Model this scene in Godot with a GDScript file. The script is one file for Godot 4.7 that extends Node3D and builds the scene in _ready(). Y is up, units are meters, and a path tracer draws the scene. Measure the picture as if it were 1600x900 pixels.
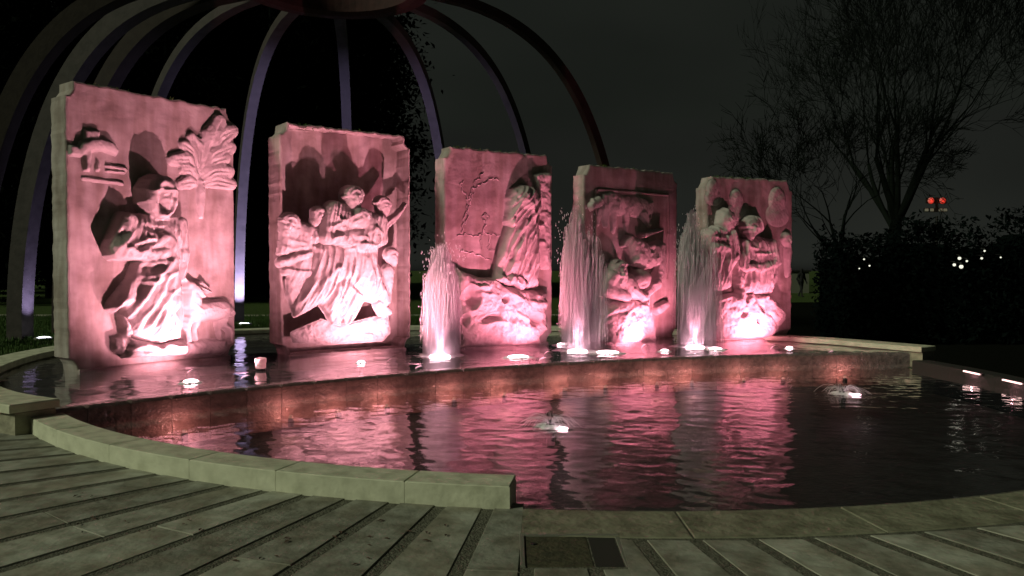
extends Node3D

# A park fountain at night: five carved stone slabs in a crescent basin, a round pool before them, a ribbed dome behind.

class Relief:
	# A carved figure as a height field over the face of its slab: x runs along the slab, y up, z out of it.
	const CELL := 0.0125
	var ops := []
	var deep := 1.0
	var heads := []   # (x, y, size): no cloth folds over faces
	var h := PackedFloat32Array()
	var nx := 0
	var ny := 0
	var x0 := 0.0
	var y0 := 0.0

	func poly(p: Array, z: float, bulge: float, edge: float) -> void:
		var q := PackedVector2Array()
		for i in range(0, p.size(), 2):
			q.append(Vector2(p[i], p[i + 1]))
		ops.append(["poly", q, z, bulge, edge])

	func fold(p: Array, w: float, a: float) -> void:
		var q := PackedVector2Array()
		for i in range(0, p.size(), 2):
			q.append(Vector2(p[i], p[i + 1]))
		ops.append(["fold", q, w, a])

	func cap(ax: float, ay: float, az: float, ar: float, bx: float, by: float, bz: float, br: float, k := 1.0) -> void:
		ops.append(["cap", Vector2(ax, ay), Vector2(bx, by), az, ar, bz, br, k])

	func ell(x: float, y: float, rx: float, ry: float, ang: float, z: float, k: float) -> void:
		ops.append(["ell", Vector2(x, y), rx, ry, deg_to_rad(ang), z, k])

	func carve(x: float, y: float, rx: float, ry: float, ang: float, deep: float) -> void:
		ops.append(["carve", Vector2(x, y), rx, ry, deg_to_rad(ang), deep])

	func head(x: float, y: float, z: float, s: float, ang: float, turn: float, hair: float) -> void:
		# An oval skull with brow, nose, cheeks, lips, chin and ears; turn looks to one side.
		heads.append(Vector3(x, y, s))
		var c := Vector2(x, y)
		var t := deg_to_rad(-ang)
		var o := turn * 0.5
		var at := func(u: float, v: float) -> Vector2: return c + Vector2(u * s, v * s).rotated(t)
		ops.append(["ell", at.call(0.0, 0.12), s * 0.74, s * 0.86, t, z, s * 0.78])
		ops.append(["ell", at.call(o * 0.5, -0.4), s * 0.52, s * 0.62, t, z, s * 0.74])
		for e in [-1.0, 1.0]:
			var eye: Vector2 = at.call(o + e * 0.3, 0.08)
			ops.append(["carve", eye, s * 0.19, s * 0.11, t, s * 0.13])
			ops.append(["bump", eye, s * 0.1, s * 0.07, t, s * 0.06])
			var a: Vector2 = at.call(o + e * 0.1, 0.27)
			var b: Vector2 = at.call(o + e * 0.48, 0.22)
			ops.append(["fold", PackedVector2Array([a, (a + b) / 2, b]), s * 0.08, s * 0.1])
			ops.append(["bump", at.call(o + e * 0.36, -0.2), s * 0.24, s * 0.22, t, s * 0.08])
			ops.append(["bump", at.call(o * 0.2 + e * 0.74, 0.0), s * 0.12, s * 0.24, t, s * 0.12])
		ops.append(["fold", PackedVector2Array([at.call(o, 0.3), at.call(o * 1.15, 0.0), at.call(o * 1.3, -0.24)]), s * 0.1, s * 0.3])
		ops.append(["bump", at.call(o * 1.3, -0.22), s * 0.16, s * 0.1, t, s * 0.16])
		ops.append(["bump", at.call(o, -0.48), s * 0.24, s * 0.1, t, s * 0.12])
		ops.append(["carve", at.call(o, -0.49), s * 0.22, s * 0.035, t, s * 0.12])
		ops.append(["bump", at.call(o, -0.8), s * 0.26, s * 0.2, t, s * 0.16])
		if hair > 0.5:
			for i in 13:
				var a := PI * (0.02 + i * 0.08)
				var v: Vector2 = at.call(cos(a) * 0.7 - o * 0.4, 0.22 + sin(a) * 0.7)
				var w: Vector2 = at.call(cos(a) * 0.45 - o * 0.2, 0.3 + sin(a) * 0.4)
				ops.append(["ell", v, s * 0.2, s * 0.16, a, z + s * 0.2, s * 0.38])
				ops.append(["ell", w, s * 0.17, s * 0.14, a + 0.8, z + s * 0.45, s * 0.3])

	func hand(x: float, y: float, z: float, s: float, ang: float) -> void:
		var t := deg_to_rad(ang)
		var c := Vector2(x, y)
		ops.append(["ell", c, s * 0.42, s * 0.55, t, z, s * 0.4])
		for i in 4:
			var long: float = [0.85, 1.0, 0.95, 0.72][i]
			var a := c + Vector2((i - 1.5) * 0.22 * s, 0.35 * s).rotated(t)
			var b := a + Vector2((i - 1.5) * 0.05 * s, 0.5 * s * long).rotated(t)
			var e := b + Vector2((i - 1.5) * 0.02 * s + 0.06 * s, 0.42 * s * long).rotated(t)
			ops.append(["cap", a, b, z + s * 0.2, s * 0.13, z + s * 0.26, s * 0.11, 1.0])
			ops.append(["cap", b, e, z + s * 0.26, s * 0.11, z + s * 0.14, s * 0.085, 1.0])
		var th := c + Vector2(-0.4 * s, -0.1 * s).rotated(t)
		ops.append(["cap", th, th + Vector2(-0.25 * s, 0.45 * s).rotated(t), z + s * 0.2, s * 0.14, z + s * 0.24, s * 0.1, 1.0])

	func span(o: Array) -> Rect2:
		match o[0]:
			"poly":
				var b := Rect2(o[1][0], Vector2.ZERO)
				for p in o[1]:
					b = b.expand(p)
				return b
			"fold":
				var b := Rect2(o[1][0], Vector2.ZERO)
				for p in o[1]:
					b = b.expand(p)
				return b.grow(o[2] * 2.2)
			"cap":
				return Rect2(o[1], Vector2.ZERO).expand(o[2]).grow(maxf(o[4], o[6]))
		return Rect2(o[1], Vector2.ZERO).grow(maxf(o[2], o[3]) * 1.02)

	func finish(sd: int, rough: float, blur: int, drape := 0.0, lean := 0.0) -> void:
		var all := Rect2()
		for o in ops:
			if o[0] in ["poly", "cap", "ell"]:
				all = span(o) if not all.has_area() else all.merge(span(o))
		all = all.grow(0.06)
		x0 = all.position.x
		y0 = all.position.y
		nx = int(all.size.x / CELL) + 2
		ny = int(all.size.y / CELL) + 2
		h.resize(nx * ny)
		for o in ops:
			var b := span(o)
			var i0 := clampi(int((b.position.x - x0) / CELL), 0, nx - 1)
			var i1 := clampi(int((b.end.x - x0) / CELL) + 1, 0, nx - 1)
			var j0 := clampi(int((b.position.y - y0) / CELL), 0, ny - 1)
			var j1 := clampi(int((b.end.y - y0) / CELL) + 1, 0, ny - 1)
			match o[0]:
				"poly": put_poly(o, i0, i1, j0, j1)
				"fold": put_fold(o, i0, i1, j0, j1)
				"cap": put_cap(o, i0, i1, j0, j1)
				_: put_ell(o, i0, i1, j0, j1)
		var n := FastNoiseLite.new()
		n.seed = sd
		n.frequency = 3.2
		n.fractal_octaves = 4
		for m in h.size(): h[m] *= deep
		for k in blur:
			var g := h.duplicate()
			for j in range(1, ny - 1):
				for i in range(1, nx - 1):
					var m := j * nx + i
					h[m] = (g[m] * 4 + (g[m - 1] + g[m + 1] + g[m - nx] + g[m + nx]) * 2 + g[m - nx - 1] + g[m - nx + 1] + g[m + nx - 1] + g[m + nx + 1]) / 16.0
		if drape > 0.0:   # small cloth folds that run down the figure
			n.frequency = 1.0
			n.fractal_octaves = 2
			for j in ny:
				for i in nx:
					var m := j * nx + i
					if h[m] > 0.06:
						var q := Vector2(x0 + i * CELL, y0 + j * CELL).rotated(lean)
						var a := absf(n.get_noise_2d(q.x * 6.0 + 0.4 * sin(q.y * 3.0), q.y * 0.8))
						var share := 1.0
						for e in heads: share = minf(share, smoothstep(e.z * 0.95, e.z * 1.6, Vector2(x0 + i * CELL, y0 + j * CELL).distance_to(Vector2(e.x, e.y))))
						h[m] += drape * share * (0.35 - minf(a, 0.5)) * minf(1.0, h[m] * 5.0)
			n.frequency = 3.2
			n.fractal_octaves = 4
		for j in ny:
			for i in nx:
				var m := j * nx + i
				if h[m] > 0.02:
					h[m] = maxf(0.015, h[m] + rough * n.get_noise_2d(x0 + i * CELL, y0 + j * CELL) * 1.6 + 0.006 * n.get_noise_2d(x0 * 7.0 + i * CELL * 7.0, y0 * 5.0 + j * CELL * 5.0))

	func put_poly(o: Array, i0: int, i1: int, j0: int, j1: int) -> void:
		var p: PackedVector2Array = o[1]
		var z: float = o[2]
		var bulge: float = o[3]
		var edge: float = o[4]
		var count := p.size()
		for j in range(j0, j1 + 1):
			for i in range(i0, i1 + 1):
				var q := Vector2(x0 + i * CELL, y0 + j * CELL)
				if not Geometry2D.is_point_in_polygon(q, p):
					continue
				var d := edge * edge
				for k in count:
					d = minf(d, q.distance_squared_to(Geometry2D.get_closest_point_to_segment(q, p[k], p[(k + 1) % count])))
				var t := 1.0 - sqrt(d) / edge
				var v := z + bulge * sqrt(maxf(0.0, 1.0 - t * t))
				if v > h[j * nx + i]:
					h[j * nx + i] = v

	func put_fold(o: Array, i0: int, i1: int, j0: int, j1: int) -> void:
		var p: PackedVector2Array = o[1]
		var w: float = o[2]
		var a: float = o[3]
		var count := p.size() - 1
		for j in range(j0, j1 + 1):
			for i in range(i0, i1 + 1):
				var m := j * nx + i
				if h[m] < 0.012:
					continue
				var q := Vector2(x0 + i * CELL, y0 + j * CELL)
				var best := 1e9
				var along := 0.0
				for k in count:
					var e := p[k + 1] - p[k]
					var t := clampf((q - p[k]).dot(e) / maxf(1e-6, e.length_squared()), 0.0, 1.0)
					var d := q.distance_squared_to(p[k] + e * t)
					if d < best:
						best = d
						along = (k + t) / count
				var cut := exp(-best / (w * w)) if a > 0.0 else maxf(0.0, 1.0 - sqrt(best) / (1.5 * w))
				h[m] = maxf(0.015, h[m] + a * cut * sqrt(sin(PI * clampf(along * 0.9 + 0.05, 0.0, 1.0))))

	func put_cap(o: Array, i0: int, i1: int, j0: int, j1: int) -> void:
		var a: Vector2 = o[1]
		var e: Vector2 = o[2] - a
		var ee := maxf(1e-6, e.length_squared())
		for j in range(j0, j1 + 1):
			for i in range(i0, i1 + 1):
				var q := Vector2(x0 + i * CELL, y0 + j * CELL)
				var t := clampf((q - a).dot(e) / ee, 0.0, 1.0)
				var r: float = lerpf(o[4], o[6], t)
				var d := q.distance_squared_to(a + e * t)
				if d < r * r:
					var v: float = lerpf(o[3], o[5], t) + o[7] * sqrt(r * r - d)
					if v > h[j * nx + i]:
						h[j * nx + i] = v

	func put_ell(o: Array, i0: int, i1: int, j0: int, j1: int) -> void:
		var kind: String = o[0]
		for j in range(j0, j1 + 1):
			for i in range(i0, i1 + 1):
				var m := j * nx + i
				var q: Vector2 = (Vector2(x0 + i * CELL, y0 + j * CELL) - o[1]).rotated(-o[4])
				var d: float = q.x * q.x / (o[2] * o[2]) + q.y * q.y / (o[3] * o[3])
				if d >= 1.0:
					continue
				if kind == "ell":
					h[m] = maxf(h[m], o[5] + o[6] * sqrt(1.0 - d))
				elif h[m] > 0.012:
					var s := (1.0 - d) * (1.0 - d * 0.5)
					h[m] = maxf(0.015, h[m] + (-o[5] if kind == "carve" else o[5]) * s)

	func mesh() -> ArrayMesh:
		var index := PackedInt32Array()
		index.resize(nx * ny)
		index.fill(-1)
		var v := PackedVector3Array()
		var nn := PackedVector3Array()
		var f := PackedInt32Array()
		for j in range(1, ny - 2):
			for i in range(1, nx - 2):
				var m := j * nx + i
				if maxf(maxf(h[m], h[m + 1]), maxf(h[m + nx], h[m + nx + 1])) < 0.004:
					continue
				for k in [m, m + 1, m + nx, m + nx + 1]:
					if index[k] < 0:
						index[k] = v.size()
						var up: int = k / nx
						var right: int = k % nx
						v.append(Vector3(x0 + right * CELL, y0 + up * CELL, h[k] if h[k] > 0.004 else -0.006))
						nn.append(Vector3(h[k - 1] - h[k + 1], h[k - nx] - h[k + nx], 2.0 * CELL).normalized())
				f.append_array([index[m], index[m + nx], index[m + 1], index[m + 1], index[m + nx], index[m + nx + 1]])
		var arrays := []
		arrays.resize(Mesh.ARRAY_MAX)
		arrays[Mesh.ARRAY_VERTEX] = v
		arrays[Mesh.ARRAY_NORMAL] = nn
		arrays[Mesh.ARRAY_INDEX] = f
		var out := ArrayMesh.new()
		out.add_surface_from_arrays(Mesh.PRIMITIVE_TRIANGLES, arrays)
		return out


var M := {}
var rng := RandomNumberGenerator.new()
var used := {}
const UPPER := 0.2      # water of the crescent basin
const LOWER := -0.03    # water of the round pool
const PALE_PINK := Color(1.0, 0.65, 0.715)
const PINK := Color(1.0, 0.535, 0.64)


# ---------- naming and tagging

func numbered(called: String) -> String:
	var n: int = used.get(called, 0)
	used[called] = n + 1
	return called if n == 0 else "%s_%03d" % [called, n]


func tag(o: Node3D, label: String, category: String, group := "", kind := "") -> Node3D:
	if label: o.set_meta("label", label)
	if category: o.set_meta("category", category)
	if group: o.set_meta("group", group)
	if kind: o.set_meta("kind", kind)
	return o


func thing(called: String, label: String, category: String, at := Vector3.ZERO, turn := 0.0, group := "") -> Node3D:
	var o := Node3D.new()
	o.name = numbered(called)
	add_child(o)
	o.position = at
	o.rotation.y = turn
	tag(o, label, category, group)
	return o


func obj(called: String, m: Mesh, mat: Material, parent: Node = self) -> MeshInstance3D:
	var o := MeshInstance3D.new()
	o.mesh = m
	o.material_override = mat
	if parent == self:
		o.name = numbered(called)
		add_child(o)
	else:
		var n := 0
		for c in parent.get_children():
			if c.has_meta("plain") and c.get_meta("plain") == called: n += 1
		o.name = called if n == 0 else "%s_%03d" % [called, n]
		o.set_meta("plain", called)
		parent.add_child(o)
	return o


func struct(called: String, m: Mesh, mat: Material, label := "") -> MeshInstance3D:
	var o := obj(called, m, mat)
	o.set_meta("kind", "structure")
	if label: o.set_meta("label", label)
	return o


# ---------- mesh helpers (quads and triangles are given counter-clockwise seen from outside)

func begin() -> SurfaceTool:
	var st := SurfaceTool.new()
	st.begin(Mesh.PRIMITIVE_TRIANGLES)
	return st


func done(st: SurfaceTool, smooth := false) -> ArrayMesh:
	if smooth: st.index()
	st.generate_normals()
	return st.commit()


func tri(st: SurfaceTool, a: Vector3, b: Vector3, c: Vector3, group := 0) -> void:
	for p in [a, c, b]:
		st.set_smooth_group(group if group else -1)
		st.add_vertex(p)


func quad(st: SurfaceTool, a: Vector3, b: Vector3, c: Vector3, d: Vector3, group := 0) -> void:
	tri(st, a, b, c, group)
	tri(st, a, c, d, group)


func piece(st: SurfaceTool, p: Array, low: float, high: float, bevel := 0.008) -> void:
	# A flat stone: a polygon on the ground (x, z) from low to high with worn top edges.
	var q := p.duplicate()
	var area := 0.0
	var mid := Vector2.ZERO
	for k in q.size():
		var a: Vector2 = q[k]
		var b: Vector2 = q[(k + 1) % q.size()]
		area += a.x * b.y - b.x * a.y
		mid += a / q.size()
	if area > 0: q.reverse()
	var n := q.size()
	var inner := []
	for k in n:
		var a: Vector2 = q[(k + n - 1) % n]
		var b: Vector2 = q[k]
		var c: Vector2 = q[(k + 1) % n]
		var e := (a - b).normalized() + (c - b).normalized()
		e = e.normalized() if e.length() > 0.1 else (mid - b).normalized()
		inner.append(b + e * bevel * 1.4)
	for k in n:
		var a: Vector2 = q[k]
		var b: Vector2 = q[(k + 1) % n]
		var c: Vector2 = inner[k]
		var d: Vector2 = inner[(k + 1) % n]
		quad(st, Vector3(a.x, low, a.y), Vector3(b.x, low, b.y), Vector3(b.x, high - bevel, b.y), Vector3(a.x, high - bevel, a.y))
		quad(st, Vector3(a.x, high - bevel, a.y), Vector3(b.x, high - bevel, b.y), Vector3(d.x, high, d.y), Vector3(c.x, high, c.y))
	for k in range(1, n - 1):
		tri(st, Vector3(inner[0].x, high, inner[0].y), Vector3(inner[k].x, high, inner[k].y), Vector3(inner[k + 1].x, high, inner[k + 1].y))


func tube(st: SurfaceTool, path: Array, radii: Array, sides := 6, capped := true) -> void:
	var rings := []
	var side := Vector3.RIGHT
	for k in path.size():
		var a: Vector3 = path[maxi(0, k - 1)]
		var b: Vector3 = path[mini(path.size() - 1, k + 1)]
		var t := (b - a).normalized()
		if k == 0: side = t.cross(Vector3.UP if absf(t.y) < 0.9 else Vector3.RIGHT).normalized()
		side = (side - t * side.dot(t)).normalized()
		var other := t.cross(side)
		var ring := []
		for s in sides:
			var w := TAU * s / sides
			ring.append(path[k] + (side * cos(w) + other * sin(w)) * radii[k])
		rings.append(ring)
	for k in path.size() - 1:
		for s in sides:
			quad(st, rings[k][s], rings[k][(s + 1) % sides], rings[k + 1][(s + 1) % sides], rings[k + 1][s], 1)
	if capped:
		for s in range(1, sides - 1):
			tri(st, rings[0][0], rings[0][s + 1], rings[0][s])
			tri(st, rings[-1][0], rings[-1][s], rings[-1][s + 1])


func lathe(st: SurfaceTool, profile: Array, sides := 20, at := Transform3D.IDENTITY) -> void:
	# profile: (radius, height) from the bottom up the outside to the top
	for k in profile.size() - 1:
		for s in sides:
			var a := TAU * s / sides
			var b := TAU * (s + 1) / sides
			var p: Vector2 = profile[k]
			var q: Vector2 = profile[k + 1]
			quad(st, at * Vector3(p.x * cos(a), p.y, -p.x * sin(a)), at * Vector3(p.x * cos(b), p.y, -p.x * sin(b)), at * Vector3(q.x * cos(b), q.y, -q.x * sin(b)), at * Vector3(q.x * cos(a), q.y, -q.x * sin(a)))


func box(st: SurfaceTool, lo: Vector3, hi: Vector3, bevel := 0.006) -> void:
	piece(st, [Vector2(lo.x, lo.z), Vector2(hi.x, lo.z), Vector2(hi.x, hi.z), Vector2(lo.x, hi.z)], lo.y, hi.y, bevel)


# ---------- plan of the fountain: (x, distance from the camera) pairs

func plan(x: float, far: float, y := 0.0) -> Vector3:
	return Vector3(x, y, -far)


const LIP_CENTRE := Vector2(7.62, -2.66)
const LIP_RADIUS := 16.23
const POOL_CENTRE := Vector2(1.0, 12.9)
const POOL_RADIUS := 7.66
const PAVING_CENTRE := Vector2(0.27, 9.05)


func lip(deg: float, out := 0.0) -> Vector2:
	return LIP_CENTRE + Vector2.from_angle(deg_to_rad(deg)) * (LIP_RADIUS + out)


func ring(deg: float, r: float) -> Vector2:   # degrees from straight towards the camera, to the right
	return POOL_CENTRE + Vector2(sin(deg_to_rad(deg)), -cos(deg_to_rad(deg))) * r


func curve(p: Array, step := 0.25) -> Array:
	# a smooth line through the points, with an even step
	var c := Curve2D.new()
	for k in p.size():
		var t: Vector2 = (p[mini(k + 1, p.size() - 1)] - p[maxi(k - 1, 0)]) / 6.0
		c.add_point(p[k], -t, t)
	var out := []
	var n := int(ceil(c.get_baked_length() / step))
	for k in n + 1:
		out.append(c.sample_baked(c.get_baked_length() * k / n, true))
	return out


func pool_outline() -> Array:
	var out := []
	for k in range(-48, 15, 3): out.append(ring(k, POOL_RADIUS - 0.12))
	out += curve([ring(16, POOL_RADIUS - 0.05), Vector2(4.4, 6.1), Vector2(5.6, 7.2), Vector2(6.4, 8.8), Vector2(6.72, 10.4), Vector2(6.72, 12.0), Vector2(6.5, 13.56)], 0.4)
	for k in range(94, 140, 2): out.append(lip(k, 0.02))
	return out


func rim_line() -> Array:   # inner edge of the crescent basin's rim, from the left plinth round the back to the right end
	return curve([Vector2(-4.56, 8.02), Vector2(-5.35, 8.55), Vector2(-6.3, 9.6), Vector2(-7.0, 11.1), Vector2(-7.35, 12.9), Vector2(-7.1, 15.0), Vector2(-5.7, 17.2), Vector2(-2.2, 18.2), Vector2(2.0, 17.7), Vector2(5.3, 15.4), Vector2(6.85, 13.35)], 0.12)


# ---------- materials

func noise(freq: float, octaves := 4, sd := 1, kind := FastNoiseLite.TYPE_SIMPLEX_SMOOTH) -> FastNoiseLite:
	var n := FastNoiseLite.new()
	n.noise_type = kind
	n.frequency = freq
	n.fractal_octaves = octaves
	n.seed = sd
	return n


func noise_map(n: FastNoiseLite, stops: Array, size := 512) -> NoiseTexture2D:
	var t := NoiseTexture2D.new()
	t.width = size
	t.height = size
	t.seamless = true
	t.noise = n
	if stops:
		var g := Gradient.new()
		g.offsets = PackedFloat32Array(stops[0])
		g.colors = PackedColorArray(stops[1])
		t.color_ramp = g
	return t


func stone(dark: Color, pale: Color, per_metre: float, relief: float, rough: float, sd: int) -> StandardMaterial3D:
	var m := StandardMaterial3D.new()
	m.albedo_texture = noise_map(noise(0.012, 6, sd), [[0.15, 0.5, 0.85], [dark, dark.lerp(pale, 0.6), pale]])
	m.roughness = rough
	m.metallic_specular = 0.35
	m.uv1_triplanar = true
	m.uv1_world_triplanar = true
	m.uv1_scale = Vector3.ONE * per_metre
	m.heightmap_enabled = true
	m.heightmap_scale = relief
	m.heightmap_texture = noise_map(noise(0.035, 5, sd + 7), [])
	return m


func stain(m: StandardMaterial3D, dark: float, per_metre: Vector3, sd: int) -> void:
	# weathering over the stone: rain streaks or damp blotches
	m.detail_enabled = true
	m.detail_blend_mode = BaseMaterial3D.BLEND_MODE_MUL
	m.detail_uv_layer = BaseMaterial3D.DETAIL_UV_2
	m.uv2_triplanar = true
	m.uv2_world_triplanar = true
	m.uv2_scale = per_metre
	m.detail_albedo = noise_map(noise(0.011, 5, sd), [[0.25, 0.5, 0.75], [Color(dark, dark * 0.97, dark * 0.94), Color(0.93, 0.92, 0.91), Color.WHITE]])


func plain(c: Color, rough := 0.8, metal := 0.0) -> StandardMaterial3D:
	var m := StandardMaterial3D.new()
	m.albedo_color = c.linear_to_srgb()
	m.roughness = rough
	m.metallic = metal
	return m


func glow(c: Color, energy: float) -> StandardMaterial3D:
	var m := plain(Color(0.5, 0.5, 0.5), 0.4)
	m.emission_enabled = true
	m.emission = c
	m.emission_energy_multiplier = energy
	return m


func make_materials() -> void:
	M.carved = stone(Color(0.62, 0.59, 0.58), Color(0.76, 0.74, 0.73), 0.55, 0.8, 0.88, 3)
	M.slab = stone(Color(0.58, 0.55, 0.54), Color(0.76, 0.74, 0.73), 0.4, 0.9, 0.92, 5)
	stain(M.slab, 0.84, Vector3(0.9, 0.14, 0.9), 91)
	M.coping = stone(Color(0.72, 0.73, 0.64), Color(0.86, 0.87, 0.78), 0.7, 0.35, 0.8, 11)
	M.wall = stone(Color(0.52, 0.51, 0.45), Color(0.7, 0.69, 0.6), 0.7, 1.2, 0.85, 12)
	M.plank = []
	for k in 4:
		M.plank.append(stone(Color(0.6, 0.61, 0.56).darkened(0.05 * k), Color(0.75, 0.76, 0.71).darkened(0.05 * k), 0.6 + 0.07 * k, 0.4, 0.82, 20 + k))
	for m in M.plank: stain(m, 0.86, Vector3(0.4, 0.4, 0.4), 92)
	M.ringstone = stone(Color(0.44, 0.44, 0.37), Color(0.58, 0.58, 0.5), 0.6, 0.8, 0.6, 31)
	M.bed = stone(Color(0.34, 0.34, 0.3), Color(0.46, 0.46, 0.41), 2.5, 0.8, 0.9, 33)
	M.wetwall = stone(Color(0.36, 0.3, 0.29), Color(0.56, 0.48, 0.46), 1.2, 1.4, 0.18, 35)
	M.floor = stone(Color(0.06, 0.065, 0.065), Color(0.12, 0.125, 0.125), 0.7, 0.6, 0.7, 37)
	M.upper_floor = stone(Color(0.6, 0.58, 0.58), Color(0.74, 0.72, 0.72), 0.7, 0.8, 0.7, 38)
	M.lawn = stone(Color(0.19, 0.26, 0.1), Color(0.3, 0.38, 0.17), 0.8, 3.0, 0.95, 40)
	M.blade = plain(Color(0.06, 0.13, 0.02), 0.8)
	M.path = stone(Color(0.55, 0.55, 0.5), Color(0.7, 0.7, 0.62), 0.8, 0.5, 0.9, 41)
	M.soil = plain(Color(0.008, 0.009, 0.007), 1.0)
	M.water = StandardMaterial3D.new()
	M.water.transparency = BaseMaterial3D.TRANSPARENCY_ALPHA
	M.water.albedo_color = Color(0.8, 0.78, 0.8, 0.14)
	M.water.roughness = 0.06
	M.water.metallic_specular = 0.5
	M.pool_water = M.water.duplicate()
	M.pool_water.albedo_color.a = 0.03
	M.spray = plain(Color(0.75, 0.74, 0.77), 0.4)
	M.spray.backlight_enabled = true
	M.spray.backlight = Color(0.7, 0.7, 0.7)
	M.mist = FogMaterial.new()
	M.mist.albedo = Color(0.97, 0.95, 0.97)
	M.mist.density = 3.6
	M.churn = plain(Color(0.5, 0.5, 0.5), 0.5)
	M.churn.transparency = BaseMaterial3D.TRANSPARENCY_ALPHA
	M.churn.albedo_color.a = 0.1
	M.foam = plain(Color(0.8, 0.8, 0.82), 0.6)
	M.rib = stone(Color(0.2, 0.185, 0.18), Color(0.26, 0.24, 0.235), 0.5, 0.3, 0.7, 45)
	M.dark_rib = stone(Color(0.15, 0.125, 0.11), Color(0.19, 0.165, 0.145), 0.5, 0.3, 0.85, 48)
	M.ring_paint = stone(Color(0.2, 0.13, 0.13), Color(0.27, 0.17, 0.17), 0.5, 0.3, 0.8, 46)
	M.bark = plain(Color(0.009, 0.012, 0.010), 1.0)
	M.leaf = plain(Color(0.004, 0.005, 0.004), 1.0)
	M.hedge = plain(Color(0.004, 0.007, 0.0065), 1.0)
	M.dark_kerb = plain(Color(0.022, 0.022, 0.02), 0.8)
	for k in [M.soil, M.bark, M.leaf, M.hedge]: k.metallic_specular = 0.0
	M.iron = stone(Color(0.25, 0.25, 0.2), Color(0.34, 0.33, 0.26), 1.5, 0.5, 0.9, 47)
	M.frame = plain(Color(0.22, 0.23, 0.19), 0.6, 0.3)
	M.dark_plate = plain(Color(0.022, 0.023, 0.018), 0.9)
	M.lamp_body = plain(Color(0.03, 0.03, 0.03), 0.5, 0.3)
	M.pink_glow = glow(Color(1.0, 0.82, 0.86), 6.0)
	M.flood_glow = glow(Color(1.0, 0.72, 0.8), 2.5)
	M.kerb_glow = glow(Color(1.0, 0.8, 0.78), 2.2)
	M.lip_glow = glow(Color(1.0, 0.6, 0.5), 0.3)
	M.white_glow = glow(Color(0.95, 0.95, 1.0), 7.0)
	M.far_glow = glow(Color(1.0, 1.0, 0.92), 1.0)
	M.red_glow = glow(Color(1.0, 0.12, 0.08), 0.4)
	M.dim_glow = glow(Color(0.9, 0.9, 0.7), 0.05)
	M.cup = glow(Color(1.0, 0.6, 0.62), 0.35)
	M.cloth = plain(Color(0.008, 0.008, 0.01), 0.9)
	M.plaster = plain(Color(0.16, 0.17, 0.13), 0.9)
	M.leaflitter = plain(Color(0.09, 0.05, 0.035), 0.8)


# ---------- the setting

func sweep_water(called: String, outline: Array, level: float, cell: float, rough: float, sd: int, stir: Array, label: String) -> void:
	# a rippled sheet of water inside the outline; stir lists the spots (x, far, reach) that falling water keeps choppy
	var p := PackedVector2Array(outline)
	var b := Rect2(p[0], Vector2.ZERO)
	for q in p: b = b.expand(q)
	var nx := int(b.size.x / cell) + 3
	var ny := int(b.size.y / cell) + 3
	var hs := PackedFloat32Array()
	hs.resize(nx * ny)
	var big := noise(0.9, 2, sd)
	var mid := noise(3.0, 2, sd + 1)
	var fine := noise(7.5, 2, sd + 2)
	for j in ny:
		for i in nx:
			var x := b.position.x + (i - 1) * cell
			var y := b.position.y + (j - 1) * cell
			var a := 1.0
			for s in stir:
				var d := Vector2(x, y).distance_to(Vector2(s.x, s.y))
				a += 2.2 * exp(-d * d / (s.z * s.z))
			hs[j * nx + i] = rough * (big.get_noise_2d(x, y) * 0.006 + a * (mid.get_noise_2d(x * 0.8, y * 1.25) * 0.004 + fine.get_noise_2d(x, y) * 0.0015))
	var index := PackedInt32Array()
	index.resize(nx * ny)
	index.fill(-1)
	var v := PackedVector3Array()
	var nn := PackedVector3Array()
	var f := PackedInt32Array()
	for j in range(1, ny - 2):
		for i in range(1, nx - 2):
			var m := j * nx + i
			if not Geometry2D.is_point_in_polygon(b.position + Vector2(i - 0.5, j - 0.5) * cell, p): continue
			for k in [m, m + 1, m + nx, m + nx + 1]:
				if index[k] < 0:
					index[k] = v.size()
					v.append(Vector3(b.position.x + (k % nx - 1) * cell, level + hs[k], -(b.position.y + (k / nx - 1) * cell)))
					nn.append(Vector3(hs[k - 1] - hs[k + 1], 2 * cell, hs[k + nx] - hs[k - nx]).normalized())
			f.append_array([index[m], index[m + nx], index[m + 1], index[m + 1], index[m + nx], index[m + nx + 1]])
	var arrays := []
	arrays.resize(Mesh.ARRAY_MAX)
	arrays[Mesh.ARRAY_VERTEX] = v
	arrays[Mesh.ARRAY_NORMAL] = nn
	arrays[Mesh.ARRAY_INDEX] = f
	var mesh := ArrayMesh.new()
	mesh.add_surface_from_arrays(Mesh.PRIMITIVE_TRIANGLES, arrays)
	struct(called, mesh, M.water if called == "upper_water" else M.pool_water, label)


func flat(outline: Array, level: float) -> ArrayMesh:
	var p := PackedVector2Array(outline)
	var t := Geometry2D.triangulate_polygon(p)
	var st := begin()
	for k in range(0, t.size(), 3):
		var a := p[t[k]]
		var b := p[t[k + 1]]
		var c := p[t[k + 2]]
		if (b - a).cross(c - a) < 0:
			var s := b
			b = c
			c = s
		tri(st, plan(a.x, a.y, level), plan(b.x, b.y, level), plan(c.x, c.y, level))
	return done(st)


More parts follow.
